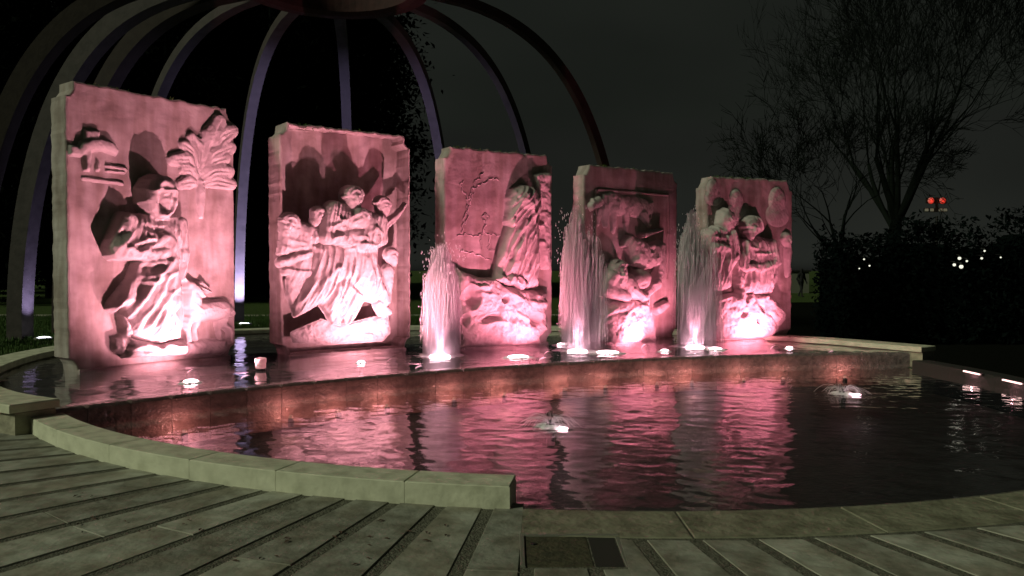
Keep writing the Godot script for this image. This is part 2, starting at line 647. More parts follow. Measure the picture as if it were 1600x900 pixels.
func build_ground() -> void:
	# one sheet out to the horizon, open where the pool and the basin are sunk in
	var hole := []
	var c := Vector2(0.2, 12.4)
	var rim := rim_line()
	var pool := pool_outline()
	var edge := PackedVector2Array(pool)
	var basin := rim.duplicate()
	for k in range(93, 141, 3): basin.append(lip(k))
	var joined := Geometry2D.merge_polygons(edge, PackedVector2Array(basin))[0]
	for k in 96:
		var d := Vector2.from_angle(TAU * k / 96)
		var best := 4.0
		for e in joined.size():
			var x = Geometry2D.segment_intersects_segment(c, c + d * 30, joined[e], joined[(e + 1) % joined.size()])
			if x != null: best = maxf(best, c.distance_to(x))
		hole.append(best + 0.1)
	var st := begin()
	for k in 96:
		var a := Vector2.from_angle(TAU * k / 96)
		var b := Vector2.from_angle(TAU * (k + 1) / 96)
		var ra := [hole[k], 16.0, 60.0, 900.0]
		var rb := [hole[(k + 1) % 96], 16.0, 60.0, 900.0]
		for s in 3:
			var p: Vector2 = c + a * ra[s]
			var q: Vector2 = c + b * rb[s]
			var u: Vector2 = c + a * ra[s + 1]
			var w: Vector2 = c + b * rb[s + 1]
			quad(st, plan(p.x, p.y, -0.06), plan(u.x, u.y, -0.06), plan(w.x, w.y, -0.06), plan(q.x, q.y, -0.06))
	struct("lawn", done(st), M.lawn, "dark night lawn round the fountain and out to the trees")
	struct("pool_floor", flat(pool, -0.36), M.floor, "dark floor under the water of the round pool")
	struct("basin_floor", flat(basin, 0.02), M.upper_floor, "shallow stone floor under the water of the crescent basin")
	# the gravel bed that shows as dark strips between the paving slabs
	var bed := []
	for k in range(-64, 53, 4): bed.append(PAVING_CENTRE + Vector2(sin(deg_to_rad(k)), -cos(deg_to_rad(k))) * 9.5)
	for k in range(46, -53, -3): bed.append(ring(k, POOL_RADIUS - 0.05))
	struct("paving_bed", flat(bed, -0.007), M.bed, "dark strips between the pale paving slabs")
	# far path
	var way := []
	for k in range(-40, 5, 2): way.append(Vector2(k, 28.2 + 0.25 * sin(k * 0.15)))
	for k in range(4, -41, -2): way.append(Vector2(k, 29.2 + 0.25 * sin(k * 0.15)))
	struct("path", flat(way, -0.04), M.path, "pale narrow footpath crossing the lawn behind the slabs")
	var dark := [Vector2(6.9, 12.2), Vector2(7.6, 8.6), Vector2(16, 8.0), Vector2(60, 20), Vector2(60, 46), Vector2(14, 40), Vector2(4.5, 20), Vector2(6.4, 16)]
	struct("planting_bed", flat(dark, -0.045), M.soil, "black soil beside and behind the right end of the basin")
	# grass blades near enough to show between the slabs
	var blade := begin()
	for k in 3:
		var w := Basis(Vector3.UP, k * 1.1)
		tri(blade, w * Vector3(-0.012, 0, 0), w * Vector3(0.012, 0, 0), w * Vector3(0.01, 0.1, 0.03))
	var mm := MultiMesh.new()
	mm.transform_format = MultiMesh.TRANSFORM_3D
	mm.mesh = done(blade)
	var spots := []
	for k in 26000:
		var p := Vector2(rng.randf_range(-19, 2), rng.randf_range(14, 28.0))
		if p.distance_to(Vector2(-2, 13)) < 6.6 or Geometry2D.is_point_in_polygon(p, PackedVector2Array(basin)): continue
		spots.append(Transform3D(Basis(Vector3.UP, rng.randf() * TAU).scaled(Vector3.ONE * rng.randf_range(0.6, 1.3)), plan(p.x, p.y, -0.06)))
	mm.instance_count = spots.size()
	for k in spots.size(): mm.set_instance_transform(k, spots[k])
	var g := MultiMeshInstance3D.new()
	g.name = "grass"
	g.multimesh = mm
	g.material_override = M.blade
	add_child(g)
	tag(g, "short grass blades on the lawn behind the slabs", "grass", "", "stuff")


func along_ring(from: Vector2, deg: float, r: float) -> float:
	# how far from the paving centre the ray at deg meets the circle of radius r round the pool
	var d := Vector2(sin(deg_to_rad(deg)), -cos(deg_to_rad(deg)))
	var e := from - POOL_CENTRE
	var b := e.dot(d)
	return -b + sqrt(b * b - e.length_squared() + r * r)


func flip(p: Vector2) -> Vector2:
	return Vector2(p.x, -p.y)


func build_paving() -> void:
	var pavement := thing("pavement", "", "", Vector3.ZERO)
	tag(pavement, "radial pavement of long pale stone slabs round the pool", "", "", "structure")
	var lines := [-6.6, -2.3, 2.1, 6.4]
	for k in 14: lines.append(6.4 + 4.25 * (k + 1))
	for k in 14: lines.push_front(-6.6 - 5.05 * (k + 1))
	for k in lines.size() - 1:
		var a: float = lines[k]
		var b: float = lines[k + 1]
		var mid := (a + b) / 2
		var inner := POOL_RADIUS - 0.14 if mid < -1.0 else POOL_RADIUS + 0.545
		var start := along_ring(PAVING_CENTRE, mid, inner)
		var r := start
		if absf(mid) < 1.0: r = 4.8
		var n := 0
		while r < 9.0:
			var long := rng.randf_range(1.6, 2.6)
			if n == 0: long = rng.randf_range(1.0, 2.4)
			var e := minf(r + long, 9.2)
			var gap := 0.042
			var pts := []
			for q in [[a, r, 1.0], [b, r, -1.0], [b, e, -1.0], [a, e, 1.0]]:
				var deg: float = q[0]
				var rr: float = q[1]
				if n == 0 and q[1] == r and absf(mid) >= 1.0: rr = along_ring(PAVING_CENTRE, deg, inner)
				deg += q[2] * rad_to_deg(gap / rr)
				if mid > 2.0 and mid < 6.0 and rr < 4.81 and q[2] > 0: deg = 4.9
				pts.append(flip(PAVING_CENTRE + Vector2(sin(deg_to_rad(deg)), -cos(deg_to_rad(deg))) * rr))
			var st := begin()
			piece(st, pts, -0.06, rng.randf_range(-0.002, 0.002), 0.004)
			obj("paving_slab", done(st), M.plank[rng.randi() % 4], pavement)
			if mid > 2.0 and mid < 6.0 and r < 4.79: e = 4.81
			r = e + 0.008
			n += 1
	# flush stones of the pool's edge where there is no kerb
	var deg := -7.2
	while deg < 40.0:
		var w := rng.randf_range(7.4, 8.6)
		var st := begin()
		var pts := []
		for s in 5: pts.append(flip(ring(deg + 0.03 + (w - 0.06) * s / 4.0, POOL_RADIUS - 0.02)))
		for s in 5: pts.append(flip(ring(deg + w - 0.03 - (w - 0.06) * s / 4.0, POOL_RADIUS + 0.5)))
		var top := begin()
		strip_piece(top, pts, -0.12, 0.0, 0.008)
		obj("edge_stone", done(top), M.ringstone, pavement)
		deg += w
	# iron hatch let into the paving
	var t := thing("drain_hatch", "dark iron drain hatch sunk into the paving at the pool's front edge", "drain hatch", plan(0.345, 4.53))
	var f := begin()
	box(f, Vector3(-0.3, -0.05, -0.27), Vector3(0.3, 0.004, -0.245), 0.003)
	box(f, Vector3(-0.3, -0.05, -0.244), Vector3(-0.272, 0.004, 0.26), 0.003)
	box(f, Vector3(0.272, -0.05, -0.244), Vector3(0.3, -0.002, 0.26), 0.003)
	obj("frame", done(f), M.frame, t)
	var pl := begin()
	box(pl, Vector3(-0.268, -0.055, -0.24), Vector3(0.1, -0.004, 0.25), 0.004)
	obj("cover_plate", done(pl), M.iron, t)
	var pl2 := begin()
	box(pl2, Vector3(0.106, -0.06, -0.24), Vector3(0.268, -0.006, 0.25), 0.004)
	obj("cover_plate", done(pl2), M.dark_plate, t)
	var hole := begin()
	lathe(hole, [Vector2(0.016, -0.005), Vector2(0.016, 0.004), Vector2(0, 0.004)], 10, Transform3D(Basis(), Vector3(-0.22, 0, -0.1)))
	obj("lifting_bolt", done(hole), M.lamp_body, t)


func strip_piece(st: SurfaceTool, p: Array, low: float, high: float, bevel: float) -> void:
	# a curved stone: the points run along the inner edge and back along the outer one
	var n := p.size() / 2
	for k in n - 1:
		var a: Vector2 = p[k]
		var b: Vector2 = p[k + 1]
		var c: Vector2 = p[2 * n - 2 - k]
		var d: Vector2 = p[2 * n - 1 - k]
		var ai := a.lerp(d, bevel / a.distance_to(d))
		var di := d.lerp(a, bevel / a.distance_to(d))
		var bi := b.lerp(c, bevel / b.distance_to(c))
		var ci := c.lerp(b, bevel / b.distance_to(c))
		if k == 0:
			var s := (bi - ai).normalized() * bevel
			ai += s
			di += s
		if k == n - 2:
			var s := (ai - bi).normalized() * bevel
			bi += s
			ci += s
		var h := high - bevel
		var up := (bi - ai).cross(di - ai) < 0   # which way round the outline runs
		var q := func(u: Vector3, v: Vector3, w: Vector3, x: Vector3) -> void:
			if up: quad(st, u, v, w, x)
			else: quad(st, x, w, v, u)
		var at := func(v: Vector2, y: float) -> Vector3: return Vector3(v.x, y, v.y)
		q.call(at.call(ai, high), at.call(bi, high), at.call(ci, high), at.call(di, high))
		q.call(at.call(a, h), at.call(b, h), at.call(bi, high), at.call(ai, high))
		q.call(at.call(di, high), at.call(ci, high), at.call(c, h), at.call(d, h))
		q.call(at.call(a, low), at.call(b, low), at.call(b, h), at.call(a, h))
		q.call(at.call(d, h), at.call(c, h), at.call(c, low), at.call(d, low))
		if k == 0:
			q.call(at.call(d, low), at.call(a, low), at.call(a, h), at.call(d, h))
			q.call(at.call(d, h), at.call(a, h), at.call(ai, high), at.call(di, high))
		if k == n - 2:
			q.call(at.call(b, low), at.call(c, low), at.call(c, h), at.call(b, h))
			q.call(at.call(b, h), at.call(c, h), at.call(ci, high), at.call(bi, high))


func stones_along(parent: Node3D, called: String, line: Array, a: float, b: float, low: float, high: float, long: float, bevel: float, mat: Material) -> void:
	# a row of stones along a line; a and b are how far their two edges stand off to the right of it
	var per := int(round(long / 0.12))
	var k := 0
	while k < line.size() - 1:
		var e := mini(k + per + rng.randi_range(-1, 1), line.size() - 1)
		if line.size() - 1 - e < 4: e = line.size() - 1
		var one := []
		var two := []
		for i in range(k, e + 1, 1):
			var t: Vector2 = (line[mini(i + 1, line.size() - 1)] - line[maxi(i - 1, 0)]).normalized()
			var side := Vector2(-t.y, t.x)
			var p: Vector2 = line[i]
			if i == k and k > 0: p += t * 0.0015
			if i == e and e < line.size() - 1: p -= t * 0.0015
			one.append(flip(p + side * a))
			two.push_front(flip(p + side * b))
		var st := begin()
		strip_piece(st, one + two, low, high + rng.randf_range(-0.002, 0.002), bevel)
		obj(called, done(st), mat, parent)
		k = e


func build_rims() -> void:
	var rim := thing("basin_wall", "pale low stone wall round the crescent basin, capped with coping, ending bluntly at left", "wall")
	var line := rim_line()
	stones_along(rim, "wall_stone", line, 0.03, 0.42, -0.1, 0.215, 1.3, 0.006, M.wall)
	stones_along(rim, "coping_stone", line, -0.01, 0.47, 0.217, 0.3, 1.1, 0.012, M.coping)
	var kerb := thing("pool_kerb", "low pale kerb of curved stones along the pool's front left edge", "kerb")
	var arc := []
	for k in 62: arc.append(ring(-7.6 - 42.0 * (61 - k) / 61.0, POOL_RADIUS - 0.31))
	stones_along(kerb, "kerb_stone", arc, 0.0, -0.31, -0.12, 0.15, 1.25, 0.007, M.coping)
	var right := thing("pool_kerb", "low dark kerb on the far right side of the pool with two small lamps", "kerb")
	stones_along(right, "kerb_stone", curve([Vector2(6.6, 13.2), Vector2(6.74, 12.0), Vector2(6.74, 10.5), Vector2(6.4, 8.7), Vector2(5.6, 7.0)], 0.12), 0.02, 0.32, -0.12, 0.1, 1.1, 0.012, M.dark_kerb)
	# the lip over which the basin spills into the pool
	var wall := thing("spill_wall", "long low curved wall that the upper basin spills over into the pool", "wall")
	var n := 30
	for k in n:
		var a := 139.3 - 46.3 * k / n
		var b := 139.3 - 46.3 * (k + 1) / n
		var pts := []
		for s in 5: pts.append(flip(lip(lerpf(a - 0.012, b + 0.012, s / 4.0), 0.0)))
		for s in 5: pts.append(flip(lip(lerpf(b + 0.012, a - 0.012, s / 4.0), 0.3)))
		var st := begin()
		strip_piece(st, pts, -0.36, 0.186, 0.03)
		obj("lip_stone", done(st), M.wetwall, wall)
	var film := begin()
	var streak := noise(9.0, 3, 61)
	var rows := []
	for k in 1161:
		var d := 139.2 - 46.2 * k / 1160.0
		var s := k * 0.0113
		var row := []
		for q in [[0.2, 0.203], [0.04, 0.202], [-0.006, 0.192], [-0.024, 0.165], [-0.03, 0.1], [-0.034, 0.03], [-0.04, -0.035]]:
			var w: float = streak.get_noise_2d(s, q[1] * 0.35) * 0.016 * clampf((0.2 - q[1]) * 9.0, 0.05, 1.0)
			var p := lip(d, q[0] - w)
			row.append(plan(p.x, p.y, q[1]))
		rows.append(row)
	for k in 1160:
		for s in 6:
			quad(film, rows[k][s], rows[k][s + 1], rows[k + 1][s + 1], rows[k + 1][s], 1)
	struct("spilling_water", done(film), M.water, "thin sheet of water spilling over the lip into the pool")


# ---------- lamps

func spot(parent: Node3D, at: Vector3, towards: Vector3, angle: float, energy: float, c: Color, size := 0.05) -> void:
	var l := SpotLight3D.new()
	l.name = "spot"
	l.spot_angle = angle
	l.spot_angle_attenuation = 1.0
	l.spot_range = 40
	l.spot_attenuation = 2
	l.light_energy = energy
	l.light_color = c
	l.light_size = size
	l.shadow_enabled = true
	parent.add_child(l, true)
	l.position = at
	l.basis = Basis.looking_at(towards, Vector3.UP if absf(towards.normalized().y) < 0.98 else Vector3.RIGHT)


func omni(parent: Node3D, at: Vector3, energy: float, c: Color, size := 0.04) -> void:
	var l := OmniLight3D.new()
	l.name = "bulb"
	l.omni_range = 30
	l.omni_attenuation = 2
	l.light_energy = energy
	l.light_color = c
	l.light_size = size
	l.shadow_enabled = true
	parent.add_child(l, true)
	l.position = at


func flood_lamp(at: Vector3, aim: Vector3, label: String, energy: float, angle: float, c: Color) -> void:
	# a small round underwater flood lamp on a bracket, its lens just out of the water
	var t := thing("flood_lamp", label, "lamp", at, 0.0, "flood lamps at the feet of the slabs")
	var d := aim.normalized()
	var side := d.cross(Vector3.UP).normalized()
	var b := Transform3D(Basis(side, d, side.cross(d)), Vector3.ZERO)
	var st := begin()
	lathe(st, [Vector2(0, -0.1), Vector2(0.05, -0.1), Vector2(0.085, -0.05), Vector2(0.09, 0.0), Vector2(0.09, 0.018), Vector2(0.078, 0.018), Vector2(0.076, 0.004)], 20, b)
	obj("housing", done(st), M.lamp_body, t)
	st = begin()
	lathe(st, [Vector2(0.076, 0.005), Vector2(0.068, 0.035), Vector2(0.045, 0.06), Vector2(0, 0.072)], 20, b)
	obj("lens", done(st), M.flood_glow, t)
	st = begin()
	lathe(st, [Vector2(0.05, -0.19), Vector2(0.05, -0.175), Vector2(0.018, -0.165), Vector2(0.018, -0.02), Vector2(0.0, -0.02)], 12)
	obj("foot", done(st), M.lamp_body, t)
	spot(t, d * 0.03, d, angle, energy, c, 0.02)


func ground_light(at: Vector3, aim: Vector3, energy: float, label: String, c: Color) -> void:
	var t := thing("ground_light", label, "lamp", at, 0.0, "white uplights at the feet of the dome ribs")
	var st := begin()
	lathe(st, [Vector2(0.21, -0.06), Vector2(0.21, 0.022), Vector2(0.2, 0.03), Vector2(0.165, 0.03), Vector2(0.16, 0.018)], 24)
	obj("trim_ring", done(st), M.frame, t)
	st = begin()
	lathe(st, [Vector2(0.16, 0.02), Vector2(0.1, 0.045), Vector2(0, 0.055)], 24)
	obj("lens", done(st), M.white_glow, t)
	spot(t, Vector3(0, 0.035, 0), aim, 32, energy, c, 0.015)


func basin_light(at: Vector3, r: float, sd: int, label: String, energy: float) -> void:
	# a lamp just under the surface of the upper basin, the water over it churned white
	var g := RandomNumberGenerator.new()
	g.seed = sd
	var t := thing("basin_light", label, "lamp", at, 0.0, "lamps under the water of the upper basin")
	var st := begin()
	foam(st, r * 1.7, g)
	obj("foam", done(st, true), M.foam, t)
	st = begin()
	lathe(st, [Vector2(0, 0.012), Vector2(r, 0.016), Vector2(r * 0.9, 0.03), Vector2(r * 0.5, 0.042), Vector2(0, 0.045)], 18)
	obj("lens", done(st), M.pink_glow, t)
	st = begin()
	lathe(st, [Vector2(r * 0.5, -0.17), Vector2(r * 0.5, -0.02), Vector2(0, -0.02)], 12)
	obj("housing", done(st), M.lamp_body, t)
	omni(t, Vector3(0, 0.028, 0), energy, PINK, 0.01)


func kerb_light(at: Vector3, turn: float, label: String) -> void:
	var t := thing("kerb_light", label, "lamp", at, turn, "strip lamps in the right kerb")
	var st := begin()
	box(st, Vector3(-0.02, -0.012, -0.24), Vector3(0.02, 0.02, 0.24), 0.005)
	obj("housing", done(st), M.lamp_body, t)
	st = begin()
	box(st, Vector3(-0.045, -0.008, -0.2), Vector3(-0.021, 0.012, 0.2), 0.005)
	obj("lens", done(st), M.kerb_glow, t)
	omni(t, Vector3(-0.033, 0.0, 0), 0.02, PALE_PINK, 0.008)


func pool_light(at: Vector3, label: String, energy: float, c: Color) -> void:
	var t := thing("pool_light", label, "lamp", at, 0.0, "small lamps along the spill wall")
	var st := begin()
	lathe(st, [Vector2(0.035, -0.1), Vector2(0.035, -0.02), Vector2(0.028, 0.004)], 12)
	obj("housing", done(st), M.lamp_body, t)
	st = begin()
	lathe(st, [Vector2(0.03, 0.004), Vector2(0.025, 0.03), Vector2(0, 0.045)], 12)
	obj("lens", done(st), M.lip_glow, t)
	omni(t, Vector3(0, 0.022, 0), energy, c, 0.01)


# ---------- the slabs

func slab_body(w: float, h: float, thick: float, sd: int) -> ArrayMesh:
	# an upright slab with a hollow notch cut out of each corner and worn edges
	var n := noise(1.7, 4, sd)
	var a := 0.12
	var b := 0.2
	var corner := [[Vector2(0, b), Vector2(a * 0.55, b * 0.82), Vector2(a * 0.85, b * 0.5), Vector2(a, 0)]]
	var key := []
	for p in corner[0]: key.append(p)
	for p in [Vector2(w - a, 0), Vector2(w - a * 0.85, b * 0.5), Vector2(w - a * 0.55, b * 0.82), Vector2(w, b)]: key.append(p)
	for p in [Vector2(w, h - b), Vector2(w - a * 0.45, h - b * 0.9), Vector2(w - a * 0.85, h - b * 0.55), Vector2(w - a, h)]: key.append(p)
	for p in [Vector2(a, h), Vector2(a * 0.85, h - b * 0.55), Vector2(a * 0.45, h - b * 0.9), Vector2(0, h - b)]: key.append(p)
	var out := []
	for k in key.size():
		var p: Vector2 = key[k]
		var q: Vector2 = key[(k + 1) % key.size()]
		var c := maxi(1, int(p.distance_to(q) / 0.05))
		for s in c:
			var v := p.lerp(q, float(s) / c)
			var m := 0.014 if v.y < h - 0.3 else 0.03
			out.append(v + Vector2(n.get_noise_2d(v.x * 3, v.y * 3), n.get_noise_2d(v.x * 3 + 40, v.y * 3)) * m)
	var st := begin()
	var layers := [[0.0, -thick], [0.0, -0.025], [0.01, -0.008], [0.03, 0.0]]
	var mid := Vector2(w / 2, h / 2)
	var rings := []
	for l in layers:
		var r := []
		for k in out.size():
			var v: Vector2 = out[k]
			var t: Vector2 = (out[(k + 1) % out.size()] - out[k - 1]).normalized()
			var chip: float = 1.0 + 1.5 * maxf(0.0, n.get_noise_2d(v.x * 6 + 9, v.y * 6))
			v += Vector2(-t.y, t.x) * l[0] * chip
			var z: float = l[1] + n.get_noise_3d(v.x * 2, v.y * 2, l[1] * 4) * (0.02 if l[1] < -0.05 else 0.0)
			r.append(Vector3(v.x, v.y, z))
		rings.append(r)
	for s in 3:
		for k in out.size():
			var e := (k + 1) % out.size()
			quad(st, rings[s][k], rings[s][e], rings[s + 1][e], rings[s + 1][k])
	for s in [0, 3]:
		var flat_ring := PackedVector2Array()
		for v in rings[s]: flat_ring.append(Vector2(v.x, v.y))
		var t := Geometry2D.triangulate_polygon(flat_ring)
		for k in range(0, t.size(), 3):
			var p: Vector3 = rings[s][t[k]]
			var q: Vector3 = rings[s][t[k + 1]]
			var u: Vector3 = rings[s][t[k + 2]]
			if ((q - p).cross(u - p).z > 0) == (s == 3): tri(st, p, q, u)
			else: tri(st, p, u, q)
	return done(st)


func slab(x: float, far: float, deg: float, w: float, top: float, thick: float, sd: int, label: String) -> Node3D:
	var t := thing("carved_slab", label, "relief sculpture", plan(x, far, UPPER), deg_to_rad(deg), "carved stone slabs in a row in the fountain")
	obj("stone_slab", slab_body(w, top - UPPER, thick, sd), M.slab, t)
	var st := begin()
	box(st, Vector3(0.12, -0.24, -thick + 0.04), Vector3(w - 0.12, 0.035, 0.05), 0.015)
	obj("plinth", done(st), M.slab, t)
	# moss and weeds along the top edge
	var tuft := begin()
	for k in 46:
		var u := w * (0.1 + 0.75 * rng.randf() * rng.randf())
		var at := Vector3(u, top - UPPER - 0.01, -rng.randf() * thick * 0.9)
		for s in 5:
			var lean := Vector3(rng.randf_range(-0.03, 0.03), rng.randf_range(0.015, 0.055), rng.randf_range(-0.03, 0.03))
			var side := Vector3(0.006, 0, 0).rotated(Vector3.UP, rng.randf() * TAU)
			tri(tuft, at - side, at + side, at + lean)
	obj("moss", done(tuft), M.blade, t).set_meta("kind", "stuff")
	return t


func build_slabs() -> void:
	var r: Relief
	var t: Node3D
	var fig: String
	t = slab(-5.99, 10.78, 53, 2.57, 4.145, 0.42, 1, "leftmost and nearest slab, carved with a hooded robed figure, a goat and a palm")
	r = Relief.new(); r.deep = 0.86; fig = "robed_figure"
	r.poly([1.15,2.19,.91,2.2,.73,2.1,.59,1.85,.56,1.69,.65,1.59,.9,1.54,.78,1.25,.51,.93,.48,.85,.58,.79,.68,.86,.71,.69,.74,.5,.87,.39,1.21,.3,1.57,.36,1.54,.6,1.45,.92,1.46,1.22,1.54,1.36,1.62,1.55,1.63,1.79,1.58,2.09,1.49,2.24],.05,.36,.44)
	r.poly([1.15,2.19,.91,2.2,.72,2.1,.59,1.85,.56,1.69,.65,1.59,1.04,1.56,1.62,1.62,1.62,1.79,1.57,2.09,1.48,2.24],.1,.3,.4)
	r.cap(1.23,1.5,.2,.26,1.29,.95,.22,.22,1)
	r.poly([.92,2.55,1.01,2.7,1.15,2.78,1.3,2.77,1.4,2.7,1.45,2.52,1.45,2.34,1.38,2.21,1.24,2.12,1.12,2.11,1,2.23,.92,2.37],.2,.34,.24)
	r.carve(1.19,2.41,.15,.25,0,.26)
	r.head(1.24,2.44,.3,.2,4,.25,0)
	r.fold([1,2.52,1.14,2.55,1.27,2.54,1.4,2.54],0.028,0.060)
	r.fold([.96,2.31,1.01,2.2,1.13,2.13],0.028,0.060)
	r.fold([1.13,2.18,1.27,2.15,1.41,2.18],0.028,0.060)
	r.fold([1.15,2.17,1.31,2.23],0.028,0.060)
	r.cap(.74,2.08,.22,.13,.57,1.69,.26,.12,1)
	r.cap(.59,1.65,.26,.12,.97,1.62,.32,.09,1)
	r.cap(.97,1.62,.34,.07,1.2,1.65,.38,.06,1)
	r.cap(1.54,2.09,.2,.1,1.57,1.67,.24,.09,1)
	r.cap(1.55,1.64,.26,.1,1.51,1.37,.3,.07,1)
	r.hand(1.17,1.63,.4,.1,-80)
	r.hand(1.49,1.26,.34,.1,-10)
	r.fold([.65,1.7,.81,1.76,.94,1.83,1.08,1.82,1.21,1.9],0.034,0.070)
	r.fold([.86,1.65,1.01,1.74,1.14,1.81,1.25,1.87],0.034,0.070)
	r.fold([.57,1.73,.65,1.79,.73,1.89,.8,1.97],0.034,0.070)
	r.fold([1.3,1.88,1.35,1.78,1.35,1.65],0.034,0.070)
	r.fold([1.43,2.01,1.44,1.88,1.5,1.75],0.034,0.070)
	r.fold([.6,1.71,.7,1.7,.81,1.64],0.034,0.070)
	r.fold([.84,1.7,.98,1.77,1.18,1.84],0.040,-0.070)
	r.fold([.92,1.59,1.07,1.54,1.28,1.58],0.040,-0.070)
	r.fold([.55,1.85,.65,1.95],0.040,-0.070)
	r.fold([.94,2.01,1.08,1.96,1.23,1.97],0.040,-0.070)
	r.fold([1.04,1.57,.85,1.47,.79,1.34,.66,1.08,.49,.97],0.035,0.075)
	r.fold([1.34,1.56,1.11,1.34,.99,1.15,.77,.83,.69,.7],0.035,0.075)
	r.fold([1.4,1.38,1.21,1.3,1.15,1.11,1.01,.86,.9,.73,.82,.53],0.035,0.075)
	r.fold([1.44,1.16,1.25,1.05,1.15,.86,1.04,.67,.94,.46],0.035,0.075)
	r.fold([.78,1.29,.69,1.02,.58,.86],0.035,0.075)
	r.fold([1.36,.95,1.31,.71,1.35,.42],0.035,0.075)
	r.fold([1.21,.81,1.14,.62,1.06,.38],0.035,0.075)
	r.fold([.87,1.3,1.01,1.3,1.15,1.38],0.035,0.075)
	r.fold([.88,1.23,1.01,1.23,1.13,1.28],0.035,0.075)
	r.fold([1.42,.77,1.44,.57,1.48,.41],0.035,0.075)
	r.fold([.95,1.42,1.07,1.44,1.22,1.48],0.040,-0.060)
	r.fold([.93,1.32,.83,1.02,.75,.8],0.040,-0.060)
	r.fold([1.28,1.3,1.19,1.11],0.040,-0.060)
	r.fold([1.11,.99,1,.75,.88,.56],0.040,-0.060)
	r.fold([1.21,.89,1.13,.76,1,.57,.94,.5],0.040,-0.060)
	r.fold([.72,1.19,.62,.93],0.040,-0.060)
	r.fold([1.25,.58,1.29,.5],0.040,-0.060)
	r.fold([1.44,1.48,1.45,1.28],0.040,-0.060)
	r.finish(1, 0.008, 1, 0.04, 0.35); obj(fig, r.mesh(), M.carved, t)
	r = Relief.new(); r.deep = 0.86; fig = "rock_ledge"
	r.poly([.74,.45,.96,.38,1.22,.32,1.58,.37,1.62,.27,1.6,.12,1.24,.13,.72,.15,.7,.27,.76,.34],.14,.22,.12)
	r.poly([.64,.76,.72,.79,.85,.59,.88,.51,.81,.42,.78,.27,.69,.2,.58,.27,.56,.46,.68,.49],.02,.2,.14)
	r.poly([1.72,.29,1.95,.32,2.37,.29,2.41,.12,2.3,.06,1.72,.1],.02,.1,.1)
	r.fold([.78,.28,.97,.34,1.13,.25,1.32,.32],0.030,0.050)
	r.fold([.77,.19,1.17,.18,1.57,.2],0.030,0.050)
	r.fold([1.22,.34,1.17,.23,1.24,.14],0.030,0.050)
	r.fold([1.32,.32,1.43,.25,1.6,.29],0.030,0.050)
	r.fold([.83,.26,1.03,.24,1.11,.18],0.030,-0.050)
	r.fold([1.34,.23,1.51,.22],0.030,-0.050)
	r.finish(2, 0.035, 1, 0, 0); obj(fig, r.mesh(), M.carved, t)
	r = Relief.new(); r.deep = 0.86; fig = "goat"
	r.cap(1.84,.75,.08,.15,2.28,.77,.08,.16,1)
	r.cap(1.8,.85,.1,.12,1.76,1.1,.16,.09,1)
	r.cap(1.72,1.16,.18,.07,1.92,1,.2,.04,1)
	r.cap(1.84,1.15,.16,.03,2.05,1.05,.18,.02,1)
	r.cap(1.91,1.2,.15,.03,2.08,1.07,.15,.01,1)
	r.cap(1.69,1.21,.16,.03,1.6,1.28,.18,.02,1)
	r.cap(1.74,.67,.12,.06,1.7,.5,.12,.04,1)
	r.cap(1.7,.5,.12,.04,1.72,.33,.12,.04,1)
	r.cap(1.9,.63,.06,.06,1.82,.47,.08,.04,1)
	r.cap(1.82,.47,.08,.04,1.85,.33,.08,.03,1)
	r.cap(2.34,.74,.1,.09,2.3,.55,.1,.06,1)
	r.cap(2.3,.55,.1,.05,2.43,.44,.09,.04,1)
	r.cap(2.43,.44,.09,.04,2.46,.25,.08,.03,1)
	r.cap(2.25,.66,.05,.07,2.24,.47,.05,.04,1)
	r.cap(2.24,.47,.05,.04,2.28,.29,.05,.03,1)
	r.cap(2.41,.78,.1,.05,2.48,.7,.12,.04,1)
	r.fold([1.75,.89,1.89,.78,2.02,.82],0.020,0.020)
	r.fold([2.07,.84,2.23,.77,2.35,.81],0.020,0.020)
	r.fold([1.87,1.11,1.89,.93,1.93,.9],0.020,0.020)
	r.finish(3, 0.014, 1, 0, 0); obj(fig, r.mesh(), M.carved, t)
	r = Relief.new(); r.deep = 0.6; fig = "palm_tree"
	r.poly([1.91,2.81,2.04,2.82,2.05,2.53,2.01,2.19,1.94,2.19,1.91,2.47],.02,.07,.06)
	r.cap(1.97,2.85,.02,.06,1.76,3.07,.05,.14,.6)
	r.cap(1.76,3.07,.05,.14,1.52,3.04,.06,.09,.6)
	r.fold([1.93,2.84,1.76,3.07,1.52,3.04],0.014,-0.050)
	r.fold([1.94,2.79,1.77,3.02,1.52,2.99],0.020,-0.050)
	r.cap(1.98,2.89,.02,.05,1.83,3.2,.05,.12,.6)
	r.cap(1.83,3.2,.05,.12,1.7,3.28,.06,.08,.6)
	r.fold([1.94,2.88,1.83,3.2,1.69,3.28],0.014,-0.050)
	r.fold([1.95,2.83,1.84,3.14,1.69,3.23],0.020,-0.050)
	r.cap(1.99,2.91,.02,.06,1.93,3.28,.05,.13,.6)
	r.cap(1.93,3.28,.05,.13,1.82,3.41,.06,.08,.6)
	r.fold([1.95,2.9,1.93,3.28,1.82,3.41],0.014,-0.050)
	r.fold([1.96,2.86,1.94,3.23,1.82,3.36],0.020,-0.050)
	r.cap(2,2.94,.02,.05,2.05,3.37,.05,.11,.6)
	r.cap(2.05,3.37,.05,.11,2.05,3.51,.06,.07,.6)
	r.fold([1.96,2.93,2.04,3.37,2.04,3.51],0.014,-0.050)
	r.fold([1.98,2.88,2.05,3.31,2.04,3.46],0.020,-0.050)
	r.cap(2.01,2.91,.02,.08,2.18,3.46,.05,.19,.6)
	r.cap(2.18,3.46,.05,.19,2.3,3.72,.06,.12,.6)
	r.fold([1.98,2.91,2.19,3.46,2.3,3.72],0.014,-0.050)
	r.fold([1.99,2.86,2.2,3.4,2.3,3.67],0.020,-0.050)
